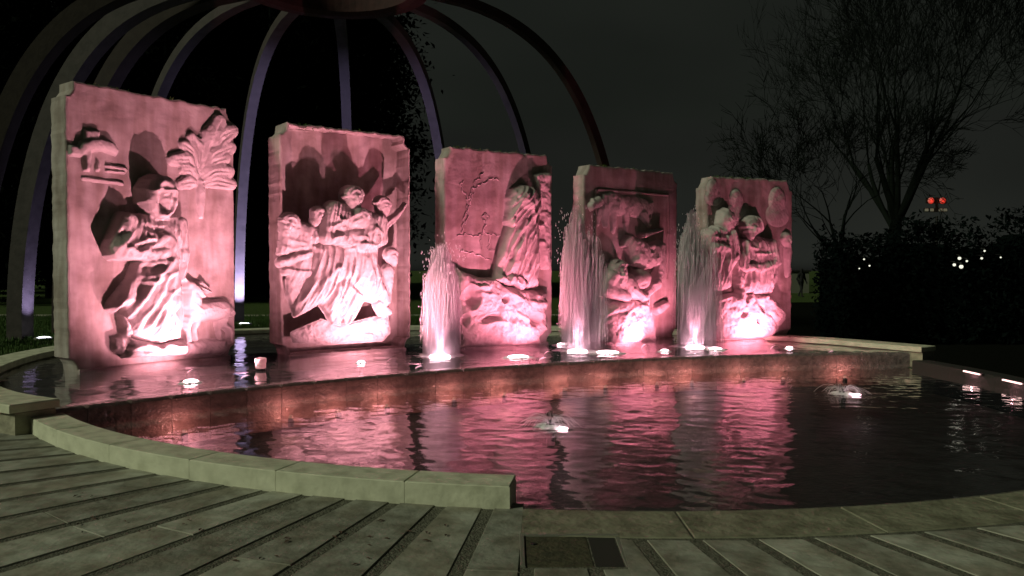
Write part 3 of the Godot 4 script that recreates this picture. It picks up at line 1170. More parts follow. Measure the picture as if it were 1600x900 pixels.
	r.cap(2.02,2.91,.02,.07,2.32,3.5,.05,.17,.6)
	r.cap(2.32,3.5,.05,.17,2.52,3.61,.06,.11,.6)
	r.fold([1.98,2.91,2.32,3.5,2.52,3.61],0.014,-0.050)
	r.fold([2,2.86,2.34,3.44,2.52,3.56],0.020,-0.050)
	r.cap(2.02,2.87,.02,.06,2.18,3.19,.05,.15,.6)
	r.cap(2.18,3.19,.05,.15,2.49,3.34,.06,.1,.6)
	r.fold([1.98,2.86,2.19,3.19,2.49,3.34],0.014,-0.050)
	r.fold([2,2.81,2.2,3.13,2.49,3.29],0.020,-0.050)
	r.cap(2.02,2.83,.02,.06,2.16,3.07,.05,.14,.6)
	r.cap(2.16,3.07,.05,.14,2.4,3.16,.06,.09,.6)
	r.fold([1.99,2.82,2.16,3.07,2.39,3.16],0.014,-0.050)
	r.fold([2,2.78,2.17,3.01,2.39,3.1],0.020,-0.050)
	r.cap(2.03,2.78,.02,.07,2.18,2.93,.05,.16,.6)
	r.cap(2.18,2.93,.05,.16,2.46,2.95,.06,.1,.6)
	r.fold([1.99,2.78,2.18,2.93,2.46,2.95],0.014,-0.050)
	r.fold([2.01,2.73,2.19,2.87,2.46,2.9],0.020,-0.050)
	r.cap(2.03,2.72,.02,.06,2.24,2.8,.05,.13,.6)
	r.cap(2.24,2.8,.05,.13,2.52,2.76,.06,.08,.6)
	r.fold([1.99,2.72,2.24,2.8,2.51,2.76],0.014,-0.050)
	r.fold([2.01,2.67,2.25,2.74,2.51,2.7],0.020,-0.050)
	r.cap(1.95,2.76,.02,.05,1.79,2.9,.05,.11,.6)
	r.cap(1.79,2.9,.05,.11,1.68,2.91,.06,.07,.6)
	r.fold([1.91,2.76,1.79,2.9,1.67,2.9],0.014,-0.050)
	r.fold([1.93,2.71,1.8,2.84,1.67,2.86],0.020,-0.050)
	r.cap(1.94,2.73,.02,.05,1.76,2.73,.05,.11,.6)
	r.cap(1.76,2.73,.05,.11,1.63,2.68,.06,.07,.6)
	r.fold([1.9,2.72,1.76,2.73,1.62,2.68],0.014,-0.050)
	r.fold([1.91,2.67,1.77,2.67,1.62,2.63],0.020,-0.050)
	r.finish(4, 0.01, 1, 0, 0); obj(fig, r.mesh(), M.carved, t)
	r = Relief.new(); r.deep = 0.6; fig = "domed_hut"
	r.poly([.24,3.31,.44,3.32,.43,3.19,.24,3.18],.08,.02,.03)
	r.poly([.15,3.04,.18,3.13,.3,3.19,.45,3.22,.6,3.19,.7,3.07,.66,3,.47,3.05,.32,3.02,.18,2.94],.09,.08,.08)
	r.poly([.22,3.03,.33,3.05,.3,2.75,.22,2.75],.1,.03,.04)
	r.poly([.4,2.93,.45,2.88,.44,2.76,.39,2.76],.05,.03,.03)
	r.poly([.04,3.07,.14,3.07,.18,3,.18,2.94,.04,2.94],.06,.03,.03)
	r.poly([.2,2.67,.77,2.64,.77,2.6,.2,2.62],.04,.02,.02)
	r.poly([.52,2.87,.82,2.85,.82,2.8,.52,2.83],.05,.02,.02)
	r.poly([.52,2.79,.8,2.8,.8,2.76,.52,2.76],.04,.02,.02)
	r.finish(5, 0.008, 1, 0, 0); obj(fig, r.mesh(), M.carved, t)
	t = slab(-3.66, 12.66, 37, 2.35, 3.93, 0.5, 2, "second slab from the left, carved with a man carrying a child among other heads")
	r = Relief.new(); r.deep = 0.68; fig = "carrying_man"
	r.poly([.41,1.82,.65,1.84,.91,1.81,1.23,1.83,1.7,1.84,1.68,1.52,1.8,1.28,1.77,.93,1.65,.83,1.43,.88,1.27,.58,1.08,.47,.84,.5,.75,.67,.62,.84,.4,.72,.21,.64,.16,.81,.3,1.09,.45,1.35,.51,1.66],.04,.3,.5)
	r.poly([.85,2.39,.93,2.51,1.08,2.48,1.29,2.43,1.49,2.41,1.61,2.35,1.73,2.15,1.73,1.94,1.68,1.7,1.41,1.62,1.07,1.68,.85,1.88,.63,2.12,.69,2.25],.1,.3,.3)
	r.cap(.88,2.35,.2,.17,.71,1.96,.24,.12,1)
	r.cap(.7,1.94,.26,.12,1.07,1.88,.34,.08,1)
	r.cap(1.69,2.22,.22,.12,1.7,1.89,.26,.1,1)
	r.cap(1.65,1.88,.3,.09,1.29,1.79,.38,.06,1)
	r.hand(1.12,1.85,.38,.12,60)
	r.head(1.2,2.56,.24,.21,-6,0,1)
	r.cap(1.37,2.13,.28,.14,1.54,1.92,.3,.13,1)
	r.head(1.29,2.24,.38,.16,14,.3,1)
	r.fold([.85,2.27,.91,2.21,1.01,2.21],0.030,0.060)
	r.fold([.7,2.08,.8,2.1,.93,2.18],0.030,0.060)
	r.fold([1.09,2.25,1.19,2.31,1.24,2.37],0.030,0.060)
	r.fold([1.14,2.16,1.24,2.24],0.030,0.060)
	r.fold([1.49,2.12,1.59,2.1,1.66,2.01],0.030,0.060)
	r.fold([1.44,2.02,1.52,2.08,1.64,2.02],0.030,0.060)
	r.fold([1.22,1.83,1.38,1.82,1.55,1.79,1.62,1.87],0.030,0.060)
	r.fold([.73,1.88,.86,1.93,.97,1.96],0.030,0.060)
	r.fold([1.18,1.95,1.35,1.94,1.42,1.86],0.030,0.060)
	r.fold([1.02,1.72,1.15,1.75,1.2,1.66],0.030,0.060)
	r.fold([.74,1.98,.95,2.03,1.2,2.06],0.035,-0.060)
	r.fold([.97,2.12,1.16,2.08,1.36,2.09],0.035,-0.060)
	r.fold([1.67,1.93,1.66,1.7],0.035,-0.060)
	r.fold([1.03,1.8,1.08,1.92],0.035,-0.060)
	r.fold([1.1,1.78,1.14,1.89],0.035,-0.060)
	r.fold([1.43,1.73,1.29,1.77],0.035,-0.060)
	r.fold([.48,1.63,.41,1.35,.28,1.07,.15,.77],0.040,0.060)
	r.fold([.6,1.7,.56,1.37,.41,1.05,.26,.69],0.040,0.060)
	r.fold([.87,1.43,.73,1.29,.6,1.15],0.040,0.060)
	r.fold([1.05,1.7,.96,1.45,.82,1.41],0.040,0.060)
	r.fold([1.28,1.75,1.18,1.41,1.11,1.31],0.040,0.060)
	r.fold([1.56,1.62,1.65,1.3,1.72,.98],0.040,0.060)
	r.fold([1.42,1.58,1.53,1.28,1.55,.94],0.040,0.060)
	r.fold([.84,1.12,.95,.93,1.09,.74],0.040,0.060)
	r.fold([1.07,1.14,1.27,.99,1.41,.9],0.040,0.060)
	r.fold([.87,1.1,.78,.79,.82,.54],0.040,0.060)
	r.fold([.6,1.15,.6,.84],0.040,0.060)
	r.fold([.69,.75,.69,.51,.7,.3],0.040,0.060)
	r.fold([.87,1.18,1.07,1.24,1.27,1.03,1.41,.92],0.045,-0.075)
	r.fold([.87,1.1,1,.91,1.11,.72],0.045,-0.075)
	r.fold([1.16,1.64,1.14,1.35],0.045,-0.075)
	r.fold([.82,.52,.91,.64,1.02,.52],0.045,-0.075)
	r.fold([1.23,.61,1.27,.69],0.045,-0.075)
	r.fold([.3,.81,.51,1.09],0.045,-0.075)
	r.fold([.37,1.21,.24,.97],0.045,-0.075)
	r.cap(1.54,1.33,.16,.12,1.79,.87,.2,.09,1)
	r.cap(1.68,.81,.2,.07,1.85,.67,.2,.06,1)
	r.cap(1.05,1.16,.2,.13,1.16,.74,.22,.1,1)
	r.cap(1.14,.63,.2,.08,1.06,.54,.22,.07,1)
	r.finish(6, 0.01, 1, 0.09, 0.3); obj(fig, r.mesh(), M.carved, t)
	r = Relief.new(); r.deep = 0.68; fig = "pointing_boy"
	r.head(1.78,2.46,.14,.17,10,.5,1)
	r.cap(1.76,2.15,.14,.12,1.68,1.93,.18,.12,1)
	r.cap(1.81,2.15,.14,.07,2.02,2.29,.13,.05,1)
	r.cap(2.02,2.29,.13,.05,2.17,2.45,.12,.03,1)
	r.cap(2.17,2.45,.12,.03,2.23,2.54,.12,.02,1)
	r.fold([1.72,2.14,1.86,2.22,2,2.35],0.020,0.030)
	r.fold([1.79,2.1,1.97,2.2,2.11,2.26],0.020,0.030)
	r.finish(7, 0.01, 1, 0, 0); obj(fig, r.mesh(), M.carved, t)
	r = Relief.new(); r.deep = 0.68; fig = "bystanders"
	r.head(.61,2.25,.1,.16,24,-.2,1)
	r.head(.12,2.09,.08,.19,16,-.2,1)
	r.poly([-.03,2.16,.12,2.22,.28,2.17,.49,2.12,.65,2.09,.84,2.13,.71,1.92,.55,1.76,.49,1.61,.21,1.67,.06,1.61,-.06,1.64,-.01,1.9],.03,.16,.2)
	r.poly([.04,1.55,.3,1.65,.56,1.7,.58,1.49,.47,1.29,.25,.86,.27,.64,.18,.78,.08,.97,.1,1.33],.02,.12,.2)
	r.cap(0,1.51,.1,.07,.44,1.67,.12,.07,1)
	r.cap(.07,1.37,.1,.06,.45,1.33,.1,.07,1)
	r.fold([.04,1.9,.19,1.84,.37,1.82],0.030,0.040)
	r.fold([-.02,1.78,.16,1.71,.4,1.76],0.030,0.040)
	r.fold([.01,1.53,.26,1.61,.47,1.68],0.030,0.040)
	r.fold([.05,1.43,.23,1.37,.45,1.37],0.030,0.040)
	r.fold([.09,1.33,.09,1.05,.21,.72],0.030,0.040)
	r.fold([.53,1.91,.65,1.94],0.030,0.040)
	r.fold([.56,1.82,.67,1.82],0.030,0.040)
	r.fold([.13,1.45,.34,1.57],0.030,-0.040)
	r.fold([.07,1.29,.13,.87],0.030,-0.040)
	r.fold([.19,1.71,.4,1.69],0.030,-0.040)
	r.fold([.5,2.03,.46,1.79],0.030,-0.040)
	r.finish(8, 0.014, 1, 0.06, 0.2); obj(fig, r.mesh(), M.carved, t)
	r = Relief.new(); r.deep = 0.68; fig = "child"
	r.head(1.97,1.61,.06,.15,-14,.3,1)
	r.cap(1.89,1.36,.04,.12,1.84,.86,.05,.1,1)
	r.cap(1.72,.78,.1,.09,1.8,.65,.1,.08,1)
	r.finish(9, 0.01, 1, 0, 0); obj(fig, r.mesh(), M.carved, t)
	r = Relief.new(); r.deep = 0.68; fig = "broken_ground"
	r.poly([.16,.39,.68,.58,.99,.46,1.46,.55,1.9,.62,1.94,.31,1.8,.18,.85,.17,.2,.23],.01,.07,.18)
	r.fold([1.35,.36,1.54,.33,1.78,.36],0.020,-0.030)
	r.fold([1.45,.38,1.66,.28,1.86,.31],0.020,-0.030)
	r.fold([.41,.3,.76,.28],0.020,-0.030)
	r.fold([.38,.57,.48,.54,.46,.46],0.030,0.050)
	r.fold([0,.42,.14,.44],0.030,0.050)
	r.finish(10, 0.03, 1, 0, 0); obj(fig, r.mesh(), M.carved, t)
	t = slab(-1.17, 13.86, 33, 2.3, 3.735, 0.34, 3, "middle slab, carved with a draped figure standing on rocks with dark hollows")
	var st := begin()
	var crack := noise(2.0, 3, 77)
	for line in [[Vector2(0.28, 2.0), Vector2(0.5, 2.03), Vector2(0.62, 1.99), Vector2(0.74, 2.05), Vector2(0.82, 2.2), Vector2(0.86, 2.32)], [Vector2(0.78, 2.12), Vector2(0.9, 2.02), Vector2(0.98, 2.06), Vector2(1.12, 1.99), Vector2(1.24, 2.03), Vector2(1.4, 1.96)], [Vector2(0.36, 2.04), Vector2(0.42, 2.4), Vector2(0.53, 2.75), Vector2(0.68, 3.02), Vector2(0.8, 3.12)], [Vector2(0.42, 2.2), Vector2(0.5, 2.55), Vector2(0.64, 2.88)], [Vector2(0.56, 2.8), Vector2(0.72, 2.9), Vector2(0.95, 3.02), Vector2(1.12, 3.0)], [Vector2(0.46, 2.6), Vector2(0.36, 2.8), Vector2(0.33, 2.95)], [Vector2(0.3, 1.72), Vector2(0.5, 1.7), Vector2(0.7, 1.62), Vector2(0.95, 1.58)], [Vector2(0.76, 2.0), Vector2(0.72, 1.86), Vector2(0.78, 1.78)], [Vector2(0.88, 2.0), Vector2(0.92, 1.88), Vector2(0.9, 1.76), Vector2(1.02, 1.74)], [Vector2(0.82, 2.22), Vector2(0.76, 2.32), Vector2(0.84, 2.4), Vector2(0.9, 2.3)]]:
		var path := []
		var radii := []
		for p in curve(line, 0.03):
			path.append(Vector3(p.x + crack.get_noise_2d(p.x * 6, p.y * 6) * 0.06, p.y + crack.get_noise_2d(p.y * 6, p.x * 6) * 0.05, 0.004))
			radii.append(0.012 + 0.008 * crack.get_noise_2d(p.x * 9, p.y * 3))
		tube(st, path, radii, 6)
	obj("incised_tree", done(st), M.carved, t)
	r = Relief.new(); r.deep = 0.8; fig = "draped_figure"
	r.poly([1.23,2.42,1.24,2.69,1.33,2.86,1.5,2.92,1.75,2.93,1.95,2.75,1.95,2.54,1.9,2.26,1.9,1.97,1.93,1.65,1.91,1.08,1.67,1.04,1.5,1.09,1.28,1.16,1.04,1.21,.93,1.28,1.01,1.64,1.14,2,1.25,2.21],.06,.28,.26)
	r.ell(1.58,2.66,.27,.28,-20,.12,.3)
	r.cap(1.41,2.58,.2,.14,1.3,2.27,.2,.1,1)
	r.cap(1.26,2.31,.3,.05,1.27,2.22,.32,.04,1)
	r.fold([1.53,2.28,1.36,2.05,1.25,1.82,1.09,1.5],0.030,0.070)
	r.fold([1.64,2.56,1.53,2.15,1.39,1.87,1.25,1.64,1.17,1.32],0.030,0.070)
	r.fold([1.61,2.61,1.72,2.41,1.74,2.24],0.030,0.070)
	r.fold([1.78,2.2,1.58,1.87,1.42,1.55,1.31,1.23],0.030,0.070)
	r.fold([1.17,2.14,1.04,1.86,.89,1.55],0.030,0.070)
	r.fold([1.81,1.78,1.64,1.5,1.5,1.23],0.030,0.070)
	r.fold([1.82,1.57,1.7,1.32,1.58,1.16],0.030,0.070)
	r.fold([1.42,2.67,1.31,2.41,1.17,2.32],0.030,0.070)
	r.fold([1.21,2.12,1.05,1.8,.92,1.5,.86,1.32],0.035,-0.090)
	r.fold([1.43,2.05,1.27,1.78,1.16,1.52,1.08,1.3],0.035,-0.090)
	r.fold([1.29,1.73,1.21,1.55],0.035,-0.090)
	r.fold([1.71,1.64,1.54,1.37],0.035,-0.090)
	r.fold([1.82,1.46,1.65,1.23],0.035,-0.090)
	r.fold([1.32,2.73,1.18,2.55,1.16,2.41],0.035,-0.090)
	r.poly([.9,1.22,.99,1.32,1.1,1.28,1.2,1.32,1.42,1.3,1.59,1.13,1.45,1.02,1.31,1.14,1.2,1.1,1.07,1.16],.26,.16,.08)
	r.carve(1.36,1.21,.05,.07,20,.08)
	r.carve(1.12,1.24,.05,.04,0,.05)
	r.finish(11, 0.01, 1, 0.11, 0.5); obj(fig, r.mesh(), M.carved, t)
	r = Relief.new(); r.deep = 0.8; fig = "rock_outcrop"
	r.poly([.16,1.45,.36,1.34,.67,1.25,.94,1.24,1.15,1.11,1.37,1.07,1.62,1.02,2.08,.99,2.07,.28,1.91,.14,1.94,0,.29,.04,.21,.31,.16,.97],.1,.26,.2)
	r.poly([1.55,.9,2.03,.85,2.02,.66,1.72,.67,1.55,.77],.2,.22,.1)
	r.poly([.31,.62,.61,.66,.98,.6,1.31,.59,1.64,.44,1.67,.3,1.42,.13,.36,.13],.24,.2,.2)
	r.carve(.4,.91,.2,.22,0,.34)
	r.carve(1.07,.87,.09,.07,35,.26)
	r.carve(.73,.54,.26,.07,12,.26)
	r.carve(1.72,.49,.16,.14,0,.34)
	r.carve(.29,.51,.07,.14,0,.2)
	r.fold([.55,.99,.89,.96,1,.78,1.1,.55],0.030,0.060)
	r.fold([.32,1.19,.5,1.1,.73,1.12],0.030,0.060)
	r.fold([1.32,.63,1.54,.49,1.6,.3],0.030,0.060)
	r.fold([.89,1.23,1.16,1.03,1.49,.81],0.030,0.060)
	r.fold([.52,.44,.89,.49,1.13,.46],0.030,0.060)
	r.fold([1.13,1,1.43,.84,1.38,.68],0.030,0.060)
	r.fold([.97,1.16,1.32,1,1.54,.88],0.030,-0.060)
	r.fold([.58,1.06,.76,.99],0.030,-0.060)
	r.fold([1.27,.5,1.32,.27],0.030,-0.060)
	r.finish(12, 0.04, 1, 0, 0); obj(fig, r.mesh(), M.carved, t)
	r = Relief.new(); r.deep = 0.8; fig = "block_and_vine"
	r.poly([1.85,3.15,2.03,3.2,2.23,3.21,2.23,1.41,2.04,1.41,2.04,2.55,1.86,3.06],.03,.1,.06)
	r.ell(2.11,2.91,.06,.05,30,.08,.07)
	r.ell(2.05,2.72,.06,.05,30,.08,.07)
	r.ell(2.08,2.46,.06,.05,30,.08,.07)
	r.ell(2.02,2.22,.06,.05,30,.08,.07)
	r.ell(2.11,2.08,.06,.05,30,.08,.07)
	r.ell(2.05,1.91,.06,.05,30,.08,.07)
	r.ell(2.11,1.79,.06,.05,30,.08,.07)
	r.ell(2.14,2.37,.06,.05,30,.08,.07)
	r.finish(13, 0.03, 1, 0, 0); obj(fig, r.mesh(), M.carved, t)
	t = slab(1.34, 14.93, 34.8, 2.47, 3.56, 0.32, 4, "fourth slab from the left, carved with an ox above a crouching boy and a goat")
	st = begin()
	for e in [[Vector2(0.32, 2.9), Vector2(2.2, 2.9)], [Vector2(2.2, 2.9), Vector2(2.2, 1.2)], [Vector2(0.28, 2.9), Vector2(0.28, 0.5)]]:
		tube(st, [Vector3(e[0].x, e[0].y, 0), Vector3((e[0].x + e[1].x) / 2, (e[0].y + e[1].y) / 2, 0.004), Vector3(e[1].x, e[1].y, 0)], [0.03, 0.036, 0.03], 8)
	obj("raised_border", done(st, true), M.slab, t)
	r = Relief.new(); r.deep = 0.6; fig = "ox"
	r.poly([.42,2.84,.61,2.89,.82,2.87,1.02,2.83,1.32,2.86,1.57,2.79,1.73,2.73,1.71,2.57,1.63,2.43,1.27,2.42,.97,2.45,.67,2.4,.44,2.56,.39,2.71],.03,.12,.22)
	r.cap(.32,2.68,.1,.1,.16,2.59,.12,.07,1)
	r.cap(.18,2.71,.12,.03,.16,2.53,.12,.03,1)
	r.cap(.35,2.52,.03,.06,.32,2.26,.02,.05,1)
	r.cap(.47,2.56,.05,.12,.52,2.26,.02,.07,1)
	r.cap(.72,2.44,.04,.09,.72,2.14,.02,.05,1)
	r.cap(1.04,2.48,.05,.09,1.06,2.15,.02,.05,1)
	r.cap(1.48,2.49,.08,.1,1.66,2.3,.05,.06,1)
	r.cap(1.75,2.71,.05,.04,1.7,2.42,.03,.03,1)
	r.fold([.43,2.81,.43,2.56,.38,2.26],0.025,0.030)
	r.fold([.55,2.82,.57,2.5,.52,2.22],0.025,0.030)
	r.fold([.81,2.77,.81,2.44],0.025,0.030)
	r.fold([.66,2.61,.6,2.31],0.025,0.030)
	r.fold([.86,2.81,1.1,2.85,1.34,2.84],0.025,-0.030)
	r.fold([.35,2.19,.43,2.21],0.025,-0.030)
	r.fold([.29,2.8,.63,2.89],0.025,-0.030)
	r.finish(14, 0.016, 1, 0.03, 0); obj(fig, r.mesh(), M.carved, t)
	r = Relief.new(); r.deep = 0.78; fig = "goat_with_long_ears"
	r.poly([.96,1.97,1.08,2.06,1.29,2.02,1.59,1.89,1.75,1.94,1.94,1.99,1.97,1.76,1.94,1.54,1.66,1.42,1.32,1.4,1.11,1.49,1,1.79],.08,.2,.2)
	r.cap(1.42,2.07,.2,.06,1.92,2.18,.16,.03,1)
	r.cap(1.06,1.99,.16,.08,.94,1.88,.12,.05,1)
	r.ell(1.15,1.84,.07,.06,20,.22,.08)
	r.ell(1.3,1.89,.07,.06,20,.22,.08)
	r.ell(1.42,1.8,.07,.06,20,.22,.08)
	r.ell(1.24,1.71,.07,.06,20,.22,.08)
	r.ell(1.55,1.71,.07,.06,20,.22,.08)
	r.ell(1.36,1.62,.07,.06,20,.22,.08)
	r.ell(1.7,1.63,.07,.06,20,.22,.08)
	r.ell(1.18,1.58,.07,.06,20,.22,.08)
	r.ell(1.61,1.85,.07,.06,20,.22,.08)
	r.ell(1.8,1.76,.07,.06,20,.22,.08)
	r.ell(1.49,1.54,.07,.06,20,.22,.08)
	r.cap(1.95,1.85,.12,.1,1.88,1.32,.14,.08,1)
	r.cap(1.87,1.32,.14,.1,1.75,1.11,.18,.11,1)
	r.fold([1.76,1.77,1.75,1.44,1.5,1.18],0.020,0.030)
	r.fold([1.66,1.68,1.66,1.49],0.020,0.030)
	r.finish(15, 0.022, 1, 0, 0); obj(fig, r.mesh(), M.carved, t)
	r = Relief.new(); r.deep = 0.78; fig = "crouching_boy"
	r.head(.75,1.35,.2,.23,-30,-.3,1)
	r.poly([.58,1.35,.79,1.44,1.1,1.32,1.23,1.14,1.42,.97,1.49,.81,1.17,.79,.85,.89,.58,.94,.34,1.03,.33,1.19],.08,.24,.2)
	r.cap(.56,1.26,.2,.16,.43,1.06,.2,.13,1)
	r.cap(.41,1.04,.22,.13,.92,.87,.26,.09,1)
	r.cap(.93,1.16,.26,.12,1.07,1.07,.3,.09,1)
	r.cap(1.05,1.05,.32,.08,1.31,.86,.34,.05,1)
	r.ell(1.3,1.21,.22,.2,0,.22,.2)
	r.cap(1.73,1.11,.2,.12,1.43,.93,.26,.08,1)
	r.hand(1.26,.9,.36,.1,-140)
	r.hand(1.38,.89,.34,.1,160)
	r.cap(1.5,.85,.22,.03,1.53,.66,.22,.01,1)
	r.cap(1.88,.6,.1,.1,2.09,.69,.1,.08,1)
	r.fold([1,1.03,1.19,.91,1.35,.84],0.025,0.040)
	r.fold([1.38,1,1.51,1.11,1.7,1.13],0.025,0.040)
	r.fold([.53,1.33,.78,1.26],0.025,0.040)
	r.fold([.75,1.23,.69,1.08],0.025,0.040)
	r.fold([1.12,1.35,1.44,1.37],0.030,-0.060)
	r.fold([1.19,1.1,1.38,1.14],0.030,-0.060)
	r.fold([.69,1.1,.87,1.01],0.030,-0.060)
	r.fold([.47,1.44,.75,1.58,.99,1.53],0.030,-0.060)
	r.finish(16, 0.014, 1, 0, 0); obj(fig, r.mesh(), M.carved, t)
	r = Relief.new(); r.deep = 0.78; fig = "rock_mound"
	r.poly([.33,.54,.48,.67,.76,.77,1.13,.84,1.52,.8,1.65,.64,1.72,.25,1.79,-.06,.16,.03,.3,.36],.08,.2,.2)
	r.poly([.14,.63,.46,.75,.71,.82,.99,.84,.62,.68,.43,.48,.25,.4],.02,.12,.1)
	r.cap(.09,1.33,.03,.05,.58,1.33,.03,.05,.8)
	r.fold([.36,.54,.57,.62,.87,.75],0.025,0.040)
	r.fold([.48,.65,.72,.71],0.025,0.040)
	r.fold([.84,.52,1.09,.65],0.025,0.040)
	r.fold([1.29,.74,1.35,.67],0.025,0.040)
	r.fold([.33,.45,.57,.55,.84,.59],0.025,-0.060)
	r.fold([1.25,.76,1.41,.74],0.025,-0.060)
	r.finish(17, 0.03, 1, 0, 0); obj(fig, r.mesh(), M.carved, t)
	t = slab(3.69, 15.19, 23, 2.07, 3.37, 0.34, 5, "rightmost and farthest slab, carved with two figures pouring water over rocks")
	r = Relief.new(); r.deep = 0.8; fig = "hooded_figure"
	r.poly([-.12,1.9,-.08,2.12,.13,2.23,.47,2.2,.56,1.98,.63,1.73,.65,1.66,.69,1.65,.53,1.39,.48,1.04,.27,.99,-.02,1.03,-.1,1.35,-.18,1.64],.06,.24,.24)
	r.poly([.23,2.5,.36,2.58,.54,2.49,.59,2.28,.52,2.13,.27,2.11,.18,2.27],.08,.2,.12)
	r.head(.34,2.33,.2,.17,-24,.4,0)
	r.cap(-.01,2.05,.2,.12,.08,1.83,.24,.1,1)
	r.cap(.07,1.83,.26,.1,.3,1.8,.3,.06,1)
	r.cap(.46,2.11,.18,.1,.59,1.69,.24,.06,1)
	r.hand(.54,1.65,.3,.1,150)
	r.fold([-.13,2.01,.07,2.01,.22,1.98],0.025,0.045)
	r.fold([-.08,1.77,.13,1.85,.31,1.8],0.025,0.045)
	r.fold([.15,2.19,.24,2.1,.39,2.18],0.025,0.045)
	r.fold([.06,1.26,-.04,1.07],0.025,0.045)
	r.fold([.19,1.3,.17,1.03],0.025,0.045)
	r.fold([.3,1.39,.33,1.07],0.025,0.045)
	r.fold([-.14,1.6,-.01,1.35],0.025,0.045)
	r.fold([.14,1.64,.09,1.35],0.025,0.045)
	r.fold([.35,1.64,.27,1.39],0.025,0.045)
	r.fold([.06,2.15,-.11,2.04],0.025,0.045)
	r.fold([-.11,1.9,.13,1.92,.29,1.94],0.030,-0.050)
	r.fold([.13,2.12,.29,2.05,.42,2.12],0.030,-0.050)
	r.fold([.01,1.64,.04,1.39],0.030,-0.050)
	r.fold([.27,1.64,.22,1.37],0.030,-0.050)
	r.fold([.43,1.56,.46,1.37],0.030,-0.050)
	r.finish(18, 0.01, 1, 0.09, 0.1); obj(fig, r.mesh(), M.carved, t)
	r = Relief.new(); r.deep = 0.8; fig = "pouring_figure"
	r.poly([.74,1.66,.79,1.95,.9,2.04,1.15,2.05,1.41,2,1.6,1.74,1.62,1.56,1.6,1.21,1.46,.92,1.24,.9,.8,.93,.72,1.04,.8,1.39,.74,1.65],.06,.24,.26)
	r.head(.92,2.16,.2,.19,6,0,1)
	r.ell(1.02,2.25,.26,.2,0,.1,.16)
	r.cap(.76,1.88,.22,.11,.71,1.47,.28,.09,1)
	r.cap(.73,1.45,.3,.08,.96,1.45,.32,.06,1)
	r.cap(1.42,1.88,.2,.12,1.5,1.54,.24,.1,1)
	r.cap(1.46,1.52,.26,.09,1.09,1.45,.3,.06,1)
	r.hand(1.07,1.47,.32,.1,90)
	r.fold([.82,1.84,1.01,1.8,1.05,1.91],0.025,0.050)
	r.fold([1.19,1.99,1.26,1.77],0.025,0.050)
	r.fold([.78,1.39,.73,.96],0.025,0.050)
	r.fold([.97,1.39,.94,.95],0.025,0.050)
	r.fold([1.21,1.37,1.24,.93],0.025,0.050)
	r.fold([1.35,1.43,1.41,1.06],0.025,0.050)
	r.fold([.83,1.43,1.1,1.37,1.38,1.5],0.025,0.050)
	r.fold([.94,1.71,1.24,1.7,1.42,1.73],0.025,0.050)
	r.fold([1.49,1.3,1.35,1.17,1.46,1.06],0.025,0.050)
	r.fold([.86,1.37,.83,.98],0.030,-0.050)
	r.fold([1.1,1.34,1.11,.95],0.030,-0.050)
	r.fold([.88,1.58,.99,1.54],0.030,-0.050)
	r.fold([.71,1.91,.69,1.69],0.030,-0.050)
	r.fold([1.38,1.21,1.38,1.04],0.030,-0.050)
	r.finish(19, 0.01, 1, 0.09, -0.1); obj(fig, r.mesh(), M.carved, t)
	r = Relief.new(); r.deep = 0.8; fig = "water_and_rocks"
	r.poly([-.12,.79,.19,.87,.67,.96,1,.94,1.44,.9,1.67,.74,1.87,.53,1.84,.4,1.62,.18,1.5,.05,-.06,.08],.05,.2,.2)
	r.poly([1.31,.84,1.42,.84,1.76,.56,1.77,.47,1.54,.35,1.34,.55],.16,.16,.08)
	r.cap(.66,1.52,.14,.09,.71,1.06,.18,.07,1)
	r.cap(.72,1.06,.2,.05,.7,.74,.2,.09,1)
	r.cap(.95,.91,.22,.05,.9,.69,.22,.04,1)
	r.cap(.91,.69,.2,.05,.75,.65,.22,.07,1)
	r.cap(1.03,.73,.22,.06,1.16,.55,.22,.06,1)
	r.cap(1.32,.86,.2,.05,1.16,.82,.22,.06,1)
	r.carve(.75,.54,.12,.05,25,.2)
	r.carve(1.09,.43,.05,.08,0,.16)
	r.carve(1.19,.63,.07,.07,0,.14)
	r.carve(.82,.83,.05,.08,0,.14)
	r.fold([-.11,.82,.23,.83,.57,.91],0.025,0.040)
	r.fold([.1,.81,.44,.87],0.025,0.040)
	r.fold([.59,1.45,.62,1.21,.66,1.04],0.025,0.040)
	r.fold([.67,1.47,.7,1.21],0.025,0.040)
	r.fold([.07,.83,.31,.85],0.025,-0.040)
	r.fold([.31,.31,.55,.35],0.025,-0.040)
	r.fold([1.04,.43,1.2,.47],0.025,-0.040)
	r.fold([1.34,.55,1.51,.37],0.025,-0.040)
	r.finish(20, 0.03, 1, 0, 0); obj(fig, r.mesh(), M.carved, t)
	r = Relief.new(); r.deep = 0.8; fig = "small_faces"
	r.head(1.91,1.97,.02,.15,-6,.4,1)
	r.cap(1.95,1.79,.02,.09,1.94,1.29,.02,.05,1)
	r.ell(.14,2.94,.14,.17,0,.01,.06)
	r.ell(.15,2.76,.19,.15,0,.01,.04)
	r.ell(.68,2.74,.16,.2,0,.01,.06)
	r.ell(.69,2.52,.22,.18,0,.01,.04)
	r.ell(1.68,2.76,.21,.26,0,.01,.06)
	r.ell(1.69,2.47,.29,.23,0,.01,.04)
	r.finish(21, 0.012, 1, 0, 0); obj(fig, r.mesh(), M.carved, t)


func slab_spot(i: int, u: float, out: float, y: float) -> Vector3:
	var at: Array = [[-5.99, 10.78, 53.0], [-3.66, 12.66, 37.0], [-1.17, 13.86, 33.0], [1.34, 14.93, 34.8], [3.69, 15.19, 23.0]][i]
	var a := deg_to_rad(at[2])
	return plan(at[0] + u * cos(a) + out * sin(a), at[1] + u * sin(a) - out * cos(a), y)


